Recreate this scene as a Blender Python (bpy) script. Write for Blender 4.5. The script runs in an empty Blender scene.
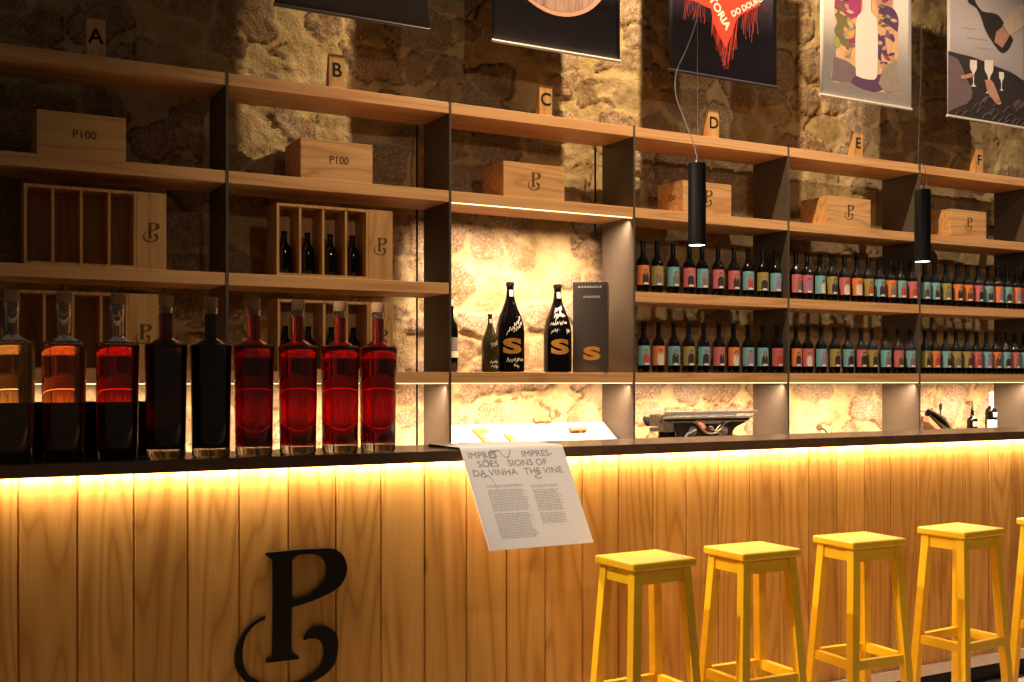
import bpy, bmesh, math, random
import numpy as np
from mathutils import Vector, Matrix

# ---------------------------------------------------------------- camera
SC = bpy.context.scene
COL = SC.collection
F = 1115.0
HEAD = math.atan(2038 / F)
CA, SA = math.cos(HEAD), math.sin(HEAD)
EYE = 1.335
cam_d = bpy.data.cameras.new('camera')
cam_d.sensor_width = 36
cam_d.lens = F / 1024 * 36
cam_d.shift_y = 39 / 1024
cam_d.clip_end = 60
cam = bpy.data.objects.new('camera', cam_d)
COL.objects.link(cam)
cam.location = (0, 0, EYE)
cam.rotation_euler = (math.pi / 2, 0, HEAD - math.pi / 2)
SC.camera = cam

# ---------------------------------------------------------------- world, lights, exposure
SC.view_settings.view_transform = 'Standard'
SC.view_settings.look = 'None'
SC.view_settings.gamma = 1
SC.view_settings.exposure = 0.0
SC.view_settings.use_curve_mapping = False
SC.cycles.max_bounces = 14
SC.cycles.transmission_bounces = 14
SC.cycles.transparent_max_bounces = 12
SC.cycles.sample_clamp_indirect = 4
SC.cycles.caustics_reflective = False
SC.cycles.use_denoising = True

W = bpy.data.worlds.new('world')
SC.world = W
W.use_nodes = True
W.node_tree.nodes['Background'].inputs[0].default_value = (1.0, 0.74, 0.5, 1)
W.node_tree.nodes['Background'].inputs[1].default_value = 0.05

YF = 5.30            # front plane of the shelving
YB = 5.625           # its back
BAY = 0.2213 * YF
DIV = [0.0346 * YF + i * BAY for i in range(8)]     # divider centre x
Z_TOP = [2.795, 2.33, 1.845, 1.377]                 # top faces of the four boards
TH = 0.058
Z_BASE = 0.90
YC = 3.36            # counter front edge
YC2 = 3.70
YP = 3.40            # plank face
FLOOR = -0.04

WARM = (1.0, 0.68, 0.45)


def spot(name, loc, target, power, size, blend, radius, color):
    d = bpy.data.lights.new(name, 'SPOT')
    d.energy = power
    d.spot_size = math.radians(size)
    d.spot_blend = blend
    d.shadow_soft_size = radius
    d.color = color
    o = bpy.data.objects.new(name, d)
    COL.objects.link(o)
    o.location = loc
    o.rotation_euler = (Vector(target) - Vector(loc)).to_track_quat('-Z', 'Y').to_euler()
    return o


def strip(name, x0, x1, y, z, power_per_m, spread, width=0.012, color=WARM, tilt=0):
    d = bpy.data.lights.new(name, 'AREA')
    d.shape = 'RECTANGLE'
    d.size = x1 - x0
    d.size_y = width
    d.energy = power_per_m * (x1 - x0)
    d.spread = math.radians(spread)
    d.color = color
    o = bpy.data.objects.new(name, d)
    COL.objects.link(o)
    o.location = ((x0 + x1) / 2, y, z)
    o.rotation_euler = (math.radians(tilt), 0, 0)
    return o


# the ceiling spot over the aisle that throws the banner shadows
spot('ceiling_or_fill_spot', (3.655, 4.43, 5.0), (4.3, 5.6, 2.4), 590, 130, 0.5, 0.03, (1.0, 0.69, 0.38))
# ceiling spots in the room in front of the bar, and one added fill
spot('ceiling_or_fill_spot', (6.6, 2.4, 4.6), (6.0, 5.3, 2.2), 260, 74, 0.8, 0.08, (1.0, 0.74, 0.50))
spot('ceiling_or_fill_spot', (1.6, -1.2, 3.4), (4.0, 4.2, 2.0), 210, 62, 0.9, 0.07, (1.0, 0.76, 0.54))  # fill lamp added behind the camera, stands in for general room light
spot('ceiling_or_fill_spot', (-0.2, 2.95, 3.6), (3.4, 2.95, 0.6), 520, 44, 0.6, 0.04, (1.0, 0.80, 0.62))
spot('ceiling_or_fill_spot', (1.9, 1.2, 3.2), (1.85, 3.2, 0.90), 46, 21, 0.8, 0.05, (1.0, 0.86, 0.74))
# LED strips under the bottom boards, the lit niche and the counter lip
for i in range(7):
    strip('shelf_strip_light', DIV[i] + .02, DIV[i + 1] - .02, YF + 0.03, Z_TOP[3] - TH - 0.007, 19, 120, tilt=34)
strip('shelf_strip_light', DIV[2] + .02, DIV[3] - .02, YF + 0.03, Z_TOP[1] - TH - 0.007, 22, 112, tilt=30)
strip('counter_strip_light', -1.2, 8.2, 3.389, 1.067, 8, 150, color=(1.0, 0.66, 0.48))


# ---------------------------------------------------------------- helpers
def tx(px):
    r = (px - 512) / F
    return (CA + SA * r) / (SA - CA * r)


def X(px, y):
    """world x of an image column on the plane at distance y"""
    return tx(px) * y


def Z(px, py, y):
    t = tx(px)
    return EYE + (380 - py) * y * (CA * t + SA) / F


def link(o, parent=None):
    COL.objects.link(o)
    if parent is not None:
        o.parent = parent
    return o


def tag(o, label=None, cat=None, group=None, kind=None):
    if label: o['label'] = label
    if cat: o['category'] = cat
    if group: o['group'] = group
    if kind: o['kind'] = kind
    return o


def empty(name, loc, label=None, cat=None, group=None, rz=0):
    o = bpy.data.objects.new(name, None)
    o.empty_display_size = 0.05
    o.location = loc
    o.rotation_euler = (0, 0, rz)
    link(o)
    return tag(o, label, cat, group)


class MB:
    def __init__(self):
        self.v, self.f, self.m, self.s = [], [], [], []
        self.mi = 0

    def add(self, vs, fs, smooth=False):
        n = len(self.v)
        self.v += [tuple(p) for p in vs]
        for f in fs:
            self.f.append([n + i for i in f])
            self.m.append(self.mi)
            self.s.append(smooth)
        return self

    def box(self, x0, x1, y0, y1, z0, z1):
        return self.hexa([(x0, y0, z0), (x1, y0, z0), (x1, y1, z0), (x0, y1, z0),
                          (x0, y0, z1), (x1, y0, z1), (x1, y1, z1), (x0, y1, z1)])

    def hexa(self, p):
        return self.add(p, [(0, 3, 2, 1), (4, 5, 6, 7), (0, 1, 5, 4), (1, 2, 6, 5), (2, 3, 7, 6), (3, 0, 4, 7)])

    def lathe(self, prof, c=(0, 0, 0), n=32, M=None, caps=True):
        vs, fs = [], []
        for r, z in prof:
            for k in range(n):
                a = 2 * math.pi * k / n
                p = Vector((r * math.cos(a), r * math.sin(a), z))
                if M: p = M @ p
                vs.append((p.x + c[0], p.y + c[1], p.z + c[2]))
        for j in range(len(prof) - 1):
            for k in range(n):
                a, b = j * n + k, j * n + (k + 1) % n
                fs.append((a, b, b + n, a + n))
        if caps and prof[0][0] > 0: fs.append(tuple(range(n))[::-1])
        if caps and prof[-1][0] > 0: fs.append(tuple((len(prof) - 1) * n + k for k in range(n)))
        return self.add(vs, fs, True)

    def tube(self, pts, r, n=8):
        pts = [Vector(p) for p in pts]
        vs, fs = [], []
        for i, p in enumerate(pts):
            d = (pts[min(i + 1, len(pts) - 1)] - pts[max(i - 1, 0)]).normalized()
            u = d.orthogonal().normalized()
            if abs(d.z) < .9: u = d.cross(Vector((0, 0, 1))).normalized()
            w = d.cross(u)
            rr = r[i] if isinstance(r, (list, tuple)) else r
            for k in range(n):
                a = 2 * math.pi * k / n
                vs.append(p + u * math.cos(a) * rr + w * math.sin(a) * rr)
        for i in range(len(pts) - 1):
            for k in range(n):
                a, b = i * n + k, i * n + (k + 1) % n
                fs.append((a, b, b + n, a + n))
        fs.append(tuple(range(n))[::-1])
        fs.append(tuple((len(pts) - 1) * n + k for k in range(n)))
        return self.add(vs, fs, True)

    def mesh(self, name, mats):
        me = bpy.data.meshes.new(name)
        me.from_pydata(self.v, [], self.f)
        for m in (mats if isinstance(mats, (list, tuple)) else [mats]):
            me.materials.append(m)
        me.polygons.foreach_set('material_index', self.m)
        me.polygons.foreach_set('use_smooth', self.s)
        bm = bmesh.new(); bm.from_mesh(me)
        bmesh.ops.recalc_face_normals(bm, faces=bm.faces)
        bm.to_mesh(me); bm.free()
        if any(self.s):
            me.set_sharp_from_angle(angle=math.radians(38))
        return me

    def build(self, name, mats, parent=None, bevel=0, loc=None):
        o = bpy.data.objects.new(name, self.mesh(name, mats))
        if loc: o.location = loc
        if bevel:
            b = o.modifiers.new('bevel', 'BEVEL')
            b.width = bevel; b.segments = 2; b.limit_method = 'ANGLE'
        return link(o, parent)


def catmull(pts, n=5, closed=True, sharp=40):
    """round a polygon, but keep its sharp corners"""
    N = len(pts)
    out = []
    for i in range(N if closed else N - 1):
        p0, p1, p2, p3 = [Vector(pts[(i + k) % N] if closed else pts[max(0, min(N - 1, i + k))]) for k in (-1, 0, 1, 2)]
        def ang(a, b, c):
            u, v = b - a, c - b
            return math.degrees(u.angle(v)) if u.length > 0 and v.length > 0 else 0
        t1 = (p2 - p0) / 2 if ang(p0, p1, p2) < sharp else (p2 - p1)
        t2 = (p3 - p1) / 2 if ang(p1, p2, p3) < sharp else (p2 - p1)
        for k in range(n):
            t = k / n
            out.append(tuple((2*t**3-3*t*t+1)*p1 + (t**3-2*t*t+t)*t1 + (-2*t**3+3*t*t)*p2 + (t**3-t*t)*t2))
    return out


def curve_mesh(cu):
    o = bpy.data.objects.new('tmp', cu)
    COL.objects.link(o)
    dg = bpy.context.evaluated_depsgraph_get()
    me = bpy.data.meshes.new_from_object(o.evaluated_get(dg))
    bpy.data.objects.remove(o)
    bpy.data.curves.remove(cu)
    return me


def shape_mesh(contours, thick):
    """filled outline in (x, z), standing upright, front face at y = 0, going back by thick"""
    cu = bpy.data.curves.new('s', 'CURVE')
    cu.dimensions = '2D'; cu.fill_mode = 'BOTH'; cu.extrude = thick / 2
    for c in contours:
        sp = cu.splines.new('POLY')
        sp.points.add(len(c) - 1)
        for i, p in enumerate(c): sp.points[i].co = (p[0], p[1], 0, 1)
        sp.use_cyclic_u = True
    me = curve_mesh(cu)
    me.transform(Matrix.Translation((0, thick / 2, 0)) @ Matrix.Rotation(math.pi / 2, 4, 'X'))
    return me


def text_mesh(body, size, thick=0.0006, bold=0.0, align='CENTER', sx=1.0, spacing=1.0):
    cu = bpy.data.curves.new('t', 'FONT')
    cu.body = body; cu.size = size; cu.extrude = thick / 2; cu.offset = bold * size
    cu.align_x = align; cu.align_y = 'CENTER'; cu.space_character = spacing
    cu.resolution_u = 4
    me = curve_mesh(cu)
    me.transform(Matrix.Translation((0, thick / 2, 0)) @ Matrix.Rotation(math.pi / 2, 4, 'X') @ Matrix.Diagonal((sx, 1, 1, 1)))
    return me


def put(me, name, mat, parent, loc=(0, 0, 0), M=None, rot=None):
    me = me.copy()
    if M is not None: me.transform(M)
    me.materials.clear(); me.materials.append(mat)
    o = bpy.data.objects.new(name, me)
    o.location = loc
    if rot: o.rotation_euler = rot
    return link(o, parent)


# ---------------------------------------------------------------- materials
def nt(name):
    m = bpy.data.materials.new(name)
    m.use_nodes = True
    n = m.node_tree
    return m, n, n.nodes['Principled BSDF']


def node(n, t, **kw):
    x = n.nodes.new(t)
    for k, v in kw.items():
        if k.startswith('i_'):
            key = k[2:]
            x.inputs[int(key) if key.isdigit() else key].default_value = v
        else:
            setattr(x, k, v)
    return x


def ramp(n, fac, stops):
    r = n.nodes.new('ShaderNodeValToRGB')
    while len(r.color_ramp.elements) < len(stops): r.color_ramp.elements.new(0.5)
    for e, (p, c) in zip(r.color_ramp.elements, stops):
        e.position = p
        e.color = tuple(c) + (1,) if len(c) == 3 else c
    n.links.new(fac, r.inputs[0])
    return r.outputs[0]


def plain(name, col, rough=0.5, metal=0.0, var=0.06, scale=30, spec=0.5, coat=0.0, bump=0.0):
    m, n, p = nt(name)
    tc = node(n, 'ShaderNodeTexCoord')
    nz = node(n, 'ShaderNodeTexNoise', i_Scale=scale, i_Detail=3.0)
    n.links.new(tc.outputs['Object'], nz.inputs['Vector'])
    a = [max(0, c * (1 - var)) for c in col]; b = [min(1, c * (1 + var)) for c in col]
    n.links.new(ramp(n, nz.outputs[0], [(.3, a), (.7, b)]), p.inputs['Base Color'])
    p.inputs['Roughness'].default_value = rough
    p.inputs['Metallic'].default_value = metal
    p.inputs['Specular IOR Level'].default_value = spec
    p.inputs['Coat Weight'].default_value = coat
    if bump:
        b_ = node(n, 'ShaderNodeBump', i_Strength=bump, i_Distance=.002)
        n.links.new(nz.outputs[0], b_.inputs['Height'])
        n.links.new(b_.outputs[0], p.inputs['Normal'])
    return m


def wood(name, dark, mid, light, axis='X', scale=6.0, stretch=0.06, rings=9.0, rough=0.5, plank=0.0, knots=False, contrast=1.0, bump=0.15):
    """softwood: contour rings of a stretched noise + fine fibre; plank > 0 gives every plank its own cut and tone"""
    m, n, p = nt(name)
    tc = node(n, 'ShaderNodeTexCoord')
    oi = node(n, 'ShaderNodeObjectInfo')
    off = node(n, 'ShaderNodeVectorMath', operation='SCALE')
    n.links.new(oi.outputs['Random'], off.inputs['Scale'])
    off.inputs[0].default_value = (37.0, 17.0, 53.0)
    base = node(n, 'ShaderNodeVectorMath', operation='ADD')
    n.links.new(tc.outputs['Object'], base.inputs[0]); n.links.new(off.outputs[0], base.inputs[1])
    vec = base.outputs[0]
    tone = None
    if plank:
        sx = node(n, 'ShaderNodeSeparateXYZ'); n.links.new(tc.outputs['Object'], sx.inputs[0])
        dv = node(n, 'ShaderNodeMath', operation='DIVIDE', i_1=plank); n.links.new(sx.outputs[0], dv.inputs[0])
        fl = node(n, 'ShaderNodeMath', operation='FLOOR'); n.links.new(dv.outputs[0], fl.inputs[0])
        wn = node(n, 'ShaderNodeTexWhiteNoise', noise_dimensions='1D'); n.links.new(fl.outputs[0], wn.inputs['W'])
        sc = node(n, 'ShaderNodeVectorMath', operation='SCALE'); sc.inputs['Scale'].default_value = 40.0
        n.links.new(wn.outputs['Color'], sc.inputs[0])
        ad = node(n, 'ShaderNodeVectorMath', operation='ADD')
        n.links.new(vec, ad.inputs[0]); n.links.new(sc.outputs[0], ad.inputs[1])
        vec = ad.outputs[0]
        tone = wn.outputs['Value']
    mp = node(n, 'ShaderNodeMapping')
    s = [1.0, 1.0, 1.0]; s['XYZ'.index(axis)] = stretch
    mp.inputs['Scale'].default_value = s
    n.links.new(vec, mp.inputs['Vector'])
    nz = node(n, 'ShaderNodeTexNoise', i_Scale=scale, i_Detail=1.5, i_Roughness=.45)
    n.links.new(mp.outputs[0], nz.inputs['Vector'])
    ml = node(n, 'ShaderNodeMath', operation='MULTIPLY', i_1=rings); n.links.new(nz.outputs[0], ml.inputs[0])
    fr = node(n, 'ShaderNodeMath', operation='PINGPONG', i_1=0.5); n.links.new(ml.outputs[0], fr.inputs[0])
    ringc = ramp(n, fr.outputs[0], [(0.0, dark), (.14, mid), (.5, light)])
    mp2 = node(n, 'ShaderNodeMapping')
    s2 = [1.0, 1.0, 1.0]; s2['XYZ'.index(axis)] = 0.02
    mp2.inputs['Scale'].default_value = s2
    n.links.new(vec, mp2.inputs['Vector'])
    nf = node(n, 'ShaderNodeTexNoise', i_Scale=170.0, i_Detail=2.0); n.links.new(mp2.outputs[0], nf.inputs['Vector'])
    mx = node(n, 'ShaderNodeMix', data_type='RGBA', blend_type='MULTIPLY'); mx.inputs['Factor'].default_value = .55 * contrast
    n.links.new(ringc, mx.inputs['A'])
    n.links.new(ramp(n, nf.outputs[0], [(.3, (.72, .70, .66)), (.7, (1, 1, 1))]), mx.inputs['B'])
    out = mx.outputs['Result']
    if tone:
        m2 = node(n, 'ShaderNodeMix', data_type='RGBA', blend_type='MULTIPLY'); m2.inputs['Factor'].default_value = 1
        n.links.new(out, m2.inputs['A'])
        n.links.new(ramp(n, tone, [(0, (.78, .74, .68)), (1, (1.0, 1.0, 1.0))]), m2.inputs['B'])
        out = m2.outputs['Result']
    if knots:
        vo = node(n, 'ShaderNodeTexVoronoi', i_Scale=3.2, feature='F1')
        mp3 = node(n, 'ShaderNodeMapping'); s3 = [1.3, .1, 1.3]; s3['XYZ'.index(axis)] = .55
        mp3.inputs['Scale'].default_value = s3
        n.links.new(vec, mp3.inputs['Vector']); n.links.new(mp3.outputs[0], vo.inputs['Vector'])
        m3 = node(n, 'ShaderNodeMix', data_type='RGBA', blend_type='MULTIPLY'); m3.inputs['Factor'].default_value = 1
        n.links.new(out, m3.inputs['A'])
        n.links.new(ramp(n, vo.outputs['Distance'], [(0.02, (.22, .13, .07)), (.05, (.65, .55, .45)), (.09, (1, 1, 1))]), m3.inputs['B'])
        out = m3.outputs['Result']
    n.links.new(out, p.inputs['Base Color'])
    p.inputs['Roughness'].default_value = rough
    if bump:
        b_ = node(n, 'ShaderNodeBump', i_Strength=bump, i_Distance=.001)
        n.links.new(nf.outputs[0], b_.inputs['Height']); n.links.new(b_.outputs[0], p.inputs['Normal'])
    return m


def emit(name, col, strength):
    m = bpy.data.materials.new(name); m.use_nodes = True
    n = m.node_tree; n.nodes.clear()
    e = node(n, 'ShaderNodeEmission'); e.inputs[0].default_value = tuple(col) + (1,); e.inputs[1].default_value = strength
    o = node(n, 'ShaderNodeOutputMaterial'); n.links.new(e.outputs[0], o.inputs[0])
    return m


def glass(name, col=(1, 1, 1), ior=1.45, rough=0.0):
    m, n, p = nt(name)
    p.inputs['Base Color'].default_value = tuple(col) + (1,)
    p.inputs['Transmission Weight'].default_value = 1
    p.inputs['Roughness'].default_value = rough
    p.inputs['IOR'].default_value = ior
    return m


def liquid(name, col, density):
    m = glass(name, (1, 1, 1), 1.34)
    n = m.node_tree
    v = node(n, 'ShaderNodeVolumeAbsorption'); v.inputs['Color'].default_value = tuple(col) + (1,); v.inputs['Density'].default_value = density
    out = [x for x in n.nodes if x.type == 'OUTPUT_MATERIAL'][0]
    n.links.new(v.outputs[0], out.inputs['Volume'])
    return m


M = {}
M['oak'] = wood('light_oak', (.62, .32, .13), (.75, .42, .19), (.82, .48, .23), 'X', 9, .05, 8, .45, contrast=.7)
M['pine_box'] = wood('pine_box_wood', (.56, .29, .11), (.72, .40, .17), (.80, .47, .21), 'X', 8, .10, 7, .5)
M['pine_up'] = wood('pine_case_wood', (.48, .25, .085), (.62, .34, .125), (.70, .40, .16), 'Z', 8, .10, 7, .5)
M['plank'] = wood('pine_planks', (.49, .26, .048), (.63, .355, .075), (.71, .43, .11), 'Z', 6.5, .075, 13, .42, plank=0.1554, knots=True, bump=.3, contrast=.6)
M['laminate'] = plain('dark_grey_laminate', (.085, .07, .055), .45, var=.08, scale=60)
M['laminate_in'] = plain('taupe_laminate', (.33, .27, .21), .45, var=.05, scale=60)
M['black'] = plain('black_paint', (.005, .0045, .004), .65, spec=.25, var=.1)
M['black_matt'] = plain('matt_black', (.0045, .004, .004), .6, var=.1, spec=.2)
M['counter_top'] = plain('warm_grey_laminate', (.27, .20, .155), .16, var=.1, scale=14, spec=.7)
M['counter'] = plain('dark_bronze_laminate', (.10, .06, .035), .2, var=.15, scale=14, spec=.7)
M['metal_trim'] = plain('brushed_aluminium', (.62, .58, .53), .35, .9, var=.05)
M['yellow'] = plain('yellow_paint', (.83, .50, .012), .38, var=.05, scale=18, bump=.15)
M['cork'] = plain('cork', (.42, .25, .12), .8, var=.25, scale=220, bump=.4)
M['paper'] = plain('white_paper', (.78, .75, .73), .5, var=.01)
M['ink_pale'] = plain('pale_grey_ink', (.42, .40, .40), .6, var=.03)
M['ink'] = plain('grey_ink', (.27, .28, .28), .6, var=.05)
M['ink_green'] = plain('pale_green_ink', (.30, .38, .35), .6, var=.05)
M['ink_brown'] = plain('branded_brown_ink', (.10, .045, .02), .7, var=.1)
M['bottle'] = plain('black_bottle_glass', (.0022, .0020, .0018), .07, var=.05, spec=.35)
M['bottle_green'] = plain('olive_bottle_glass', (.030, .026, .008), .06, var=.1)
M['capsule'] = plain('black_capsule', (.002, .0017, .002), .16, var=.1, spec=.3)
M['gold'] = plain('gold_print', (.46, .22, .03), .5, .1, var=.05)
M['white_ink'] = plain('white_marker', (.85, .83, .80), .6, var=.03)
M['glass'] = glass('clear_glass')
M['clear'] = glass('clear_bottle_glass', (.95, .98, .96))
M['led'] = emit('led_diffuser', (1.0, .74, .36), 3.0)
M['lens'] = emit('pendant_lens', (1.0, .93, .80), 9.0)
M['steel'] = plain('nickel_steel', (.55, .50, .44), .28, .9, var=.15, scale=60)
M['cable'] = plain('pale_cable', (.40, .37, .33), .5, var=.05)
M['floorm'] = plain('polished_concrete', (.52, .47, .40), .4, var=.12, scale=3)
M['baseboard'] = plain('pale_shelf_top', (.70, .60, .46), .5, var=.05)
M['cream'] = plain('cream_label', (.78, .70, .52), .6, var=.03)
M['handle_wood'] = plain('brown_handle_wood', (.26, .12, .035), .5, var=.2, scale=80)
M['white_board'] = plain('white_lacquer', (.42, .38, .32), .5, var=.02)
M['card'] = plain('dark_brown_card', (.032, .026, .022), .6, var=.05)

# ---------------------------------------------------------------- stone wall
rng = np.random.default_rng(7)


def vnoise(x, y, seed):
    r = np.random.default_rng(seed).random((256, 256))
    xi, yi = np.floor(x).astype(int), np.floor(y).astype(int)
    fx, fy = x - xi, y - yi
    fx = fx * fx * (3 - 2 * fx); fy = fy * fy * (3 - 2 * fy)
    g = lambda i, j: r[i % 256, j % 256]
    return (g(xi, yi) * (1 - fx) * (1 - fy) + g(xi + 1, yi) * fx * (1 - fy)
            + g(xi, yi + 1) * (1 - fx) * fy + g(xi + 1, yi + 1) * fx * fy)


def fbm(x, y, seed, oct=4):
    s, a, t = 0, 1, 0
    for k in range(oct):
        s = s + a * vnoise(x * 2 ** k, y * 2 ** k, seed + k); t += a; a *= .55
    return s / t


def stone_wall():
    x0, x1, z0, z1, st = -1.2, 10.4, FLOOR, 4.9, 0.0135
    nx, nz = int((x1 - x0) / st), int((z1 - z0) / st)
    gx, gz = np.meshgrid(np.linspace(x0, x1, nx), np.linspace(z0, z1, nz))
    wx = gx + (fbm(gx * 4, gz * 4, 3) - .5) * .26
    wz = gz + (fbm(gx * 4, gz * 4, 13) - .5) * .20
    cw, ch = .31, .20
    row = np.floor(wz / ch).astype(int)
    jit = np.random.default_rng(5).random((128, 128, 4))
    f1 = np.full(gx.shape, 9.0); f2 = np.full(gx.shape, 9.0); ident = np.zeros(gx.shape)
    for dr in (-1, 0, 1):
        rr = row + dr
        shift = (rr % 2) * .5 * cw
        cc = np.floor((wx + shift) / cw).astype(int)
        for dc in (-2, -1, 0, 1, 2):
            c2 = cc + dc
            j = jit[c2 % 128, rr % 128]
            px = (c2 + .5 + (j[..., 0] - .5) * .75) * cw - shift
            pz = (rr + .5 + (j[..., 1] - .5) * .45) * ch
            size = .72 + j[..., 2] * .5
            d = (np.abs((wx - px) / (cw * .5)) ** 2.4 + np.abs((wz - pz) / (ch * .5)) ** 2.4) ** (1 / 2.4) / size
            m = d < f1
            f2 = np.where(m, f1, np.minimum(f2, d))
            ident = np.where(m, j[..., 3], ident)
            f1 = np.where(m, d, f1)
    e = f2 - f1
    fine = fbm(gx * 30, gz * 30, 31, 3)
    edge = (fbm(gx * 9, gz * 9, 41, 4) - .5) * .5
    stone = np.clip((e + edge - .16) / .11, 0, 1) * np.clip((1.12 + edge - f1) / .14, 0, 1)
    stone = stone * stone * (3 - 2 * stone)
    stone = stone * np.where(ident < .22, .30, .65 + .35 * ident)
    relief = (.017 * stone * (.2 + 1.1 * ident) + .045 * (fbm(gx * 5, gz * 5, 61, 4) - .5)
              + .016 * (fine - .5) * (.5 + stone) + .012 * (fbm(gx * 12, gz * 12, 71) - .5))
    crack = np.clip(1 - np.abs(f1 - 1.0 - edge) / .07, 0, 1) * (fbm(gx * 3, gz * 3, 81) > .48)
    relief -= .018 * crack
    y = 5.775 - relief
    co = np.stack([gx, y, gz], -1).reshape(-1, 3)
    idx = np.arange(nx * nz).reshape(nz, nx)
    q = np.stack([idx[:-1, :-1], idx[:-1, 1:], idx[1:, 1:], idx[1:, :-1]], -1).reshape(-1, 4)
    me = bpy.data.meshes.new('wall_back')
    me.vertices.add(len(co)); me.vertices.foreach_set('co', co.ravel())
    me.loops.add(q.size); me.loops.foreach_set('vertex_index', q.ravel())
    me.polygons.add(len(q)); me.polygons.foreach_set('loop_start', np.arange(len(q)) * 4)
    me.update(calc_edges=True)
    me.polygons.foreach_set('use_smooth', np.ones(len(q), bool))
    for nm, arr in (('stone', stone), ('ident', ident), ('crack', crack)):
        a = me.attributes.new(nm, 'FLOAT', 'POINT'); a.data.foreach_set('value', arr.ravel().astype(np.float32))
    m, n, p = nt('rubble_stone')
    A = lambda s: node(n, 'ShaderNodeAttribute', attribute_name=s).outputs['Fac']
    tc = node(n, 'ShaderNodeTexCoord')
    sp = node(n, 'ShaderNodeTexNoise', i_Scale=75.0, i_Detail=5.0, i_Roughness=.75); n.links.new(tc.outputs['Object'], sp.inputs['Vector'])
    bl = node(n, 'ShaderNodeTexNoise', i_Scale=5.0, i_Detail=4.0, i_Roughness=.6); n.links.new(tc.outputs['Object'], bl.inputs['Vector'])
    c1 = ramp(n, sp.outputs[0], [(.30, (.11, .088, .070)), (.50, (.28, .235, .19)), (.68, (.56, .50, .44))])
    c2 = ramp(n, bl.outputs[0], [(.3, (.60, .44, .26)), (.5, (1.0, .86, .68)), (.7, (1.0, 1.0, 1.0))])
    st_ = node(n, 'ShaderNodeMix', data_type='RGBA', blend_type='MULTIPLY'); st_.inputs['Factor'].default_value = .85
    n.links.new(c1, st_.inputs['A']); n.links.new(c2, st_.inputs['B'])
    tn = node(n, 'ShaderNodeMix', data_type='RGBA', blend_type='MULTIPLY'); tn.inputs['Factor'].default_value = 1
    n.links.new(st_.outputs['Result'], tn.inputs['A']); n.links.new(ramp(n, A('ident'), [(0, (.75, .68, .6)), (1, (1.3, 1.25, 1.2))]), tn.inputs['B'])
    mo = ramp(n, bl.outputs[0], [(.30, (.33, .245, .115)), (.48, (.55, .425, .215)), (.7, (.68, .55, .33))])
    mo2 = node(n, 'ShaderNodeMix', data_type='RGBA', blend_type='MULTIPLY'); mo2.inputs['Factor'].default_value = .5
    n.links.new(mo, mo2.inputs['A']); n.links.new(ramp(n, sp.outputs[0], [(.3, (.6, .55, .5)), (.6, (1, 1, 1))]), mo2.inputs['B'])
    mx = node(n, 'ShaderNodeMix', data_type='RGBA'); n.links.new(A('stone'), mx.inputs['Factor'])
    n.links.new(mo2.outputs['Result'], mx.inputs['A']); n.links.new(tn.outputs['Result'], mx.inputs['B'])
    ck = node(n, 'ShaderNodeMix', data_type='RGBA', blend_type='MULTIPLY'); n.links.new(A('crack'), ck.inputs['Factor'])
    n.links.new(mx.outputs['Result'], ck.inputs['A']); ck.inputs['B'].default_value = (.30, .22, .16, 1)
    n.links.new(ck.outputs['Result'], p.inputs['Base Color'])
    p.inputs['Roughness'].default_value = .9
    p.inputs['Specular IOR Level'].default_value = .2
    md = node(n, 'ShaderNodeTexNoise', i_Scale=22.0, i_Detail=6.0, i_Roughness=.7); n.links.new(tc.outputs['Object'], md.inputs['Vector'])
    b0 = node(n, 'ShaderNodeBump', i_Strength=.8, i_Distance=.02); n.links.new(md.outputs[0], b0.inputs['Height'])
    b_ = node(n, 'ShaderNodeBump', i_Strength=.8, i_Distance=.006); n.links.new(sp.outputs[0], b_.inputs['Height'])
    n.links.new(b0.outputs[0], b_.inputs['Normal'])
    n.links.new(b_.outputs[0], p.inputs['Normal'])
    me.materials.append(m)
    o = bpy.data.objects.new('wall_back', me)
    link(o); tag(o, 'rough rubble stone wall with sandy mortar behind the shelving', kind='structure')


stone_wall()
fl = MB().box(-3, 11, -1.0, 5.8, FLOOR - .05, FLOOR).build('floor', M['floorm'])
tag(fl, 'pale concrete floor under the bar stools', kind='structure')

# ---------------------------------------------------------------- shelving unit
unit = empty('shelving_unit', (DIV[0], YF, Z_BASE - .05), 'long oak shelving unit with dark uprights and lit niches along the stone wall', 'shelving')
U = Vector(unit.location)


def ub(x0, x1, y0, y1, z0, z1):
    return MB().box(x0 - U.x, x1 - U.x, y0 - U.y, y1 - U.y, z0 - U.z, z1 - U.z)


for i in range(8):
    x = DIV[i]
    d = ub(x - .006, x + .006, YF - .002, YB, FLOOR, Z_TOP[0] + .004)
    d.build('upright_panel', M['laminate'], unit)
    if i in (2, 3):
        MB().tube([(x - .027 - U.x, YB + .045 - U.y, (FLOOR if i == 2 else 2.2) - U.z), (x - .027 - U.x, YB + .045 - U.y, Z_TOP[0] - .04 - U.z)], .006).build('support_rod', M['black'], unit)
for i in range(7):
    a, b = DIV[i] + .0065, DIV[i + 1] - .0065
    for k, zt in enumerate(Z_TOP):
        if i == 2 and k == 2: continue
        s = ub(a, b, YF, YB, zt - TH, zt).build('shelf_board', M['oak'], unit, bevel=.0015)
        if k == 3 or (i == 2 and k == 1):
            ub(a + .004, b - .004, YF + .004, YF + .016, zt - TH - .004, zt - TH + .001).build('light_strip', M['led'], s)
    ub(a, b, YF, YB, Z_BASE - .04, Z_BASE).build('shelf_board', M['baseboard'], unit, bevel=.0015)

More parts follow.
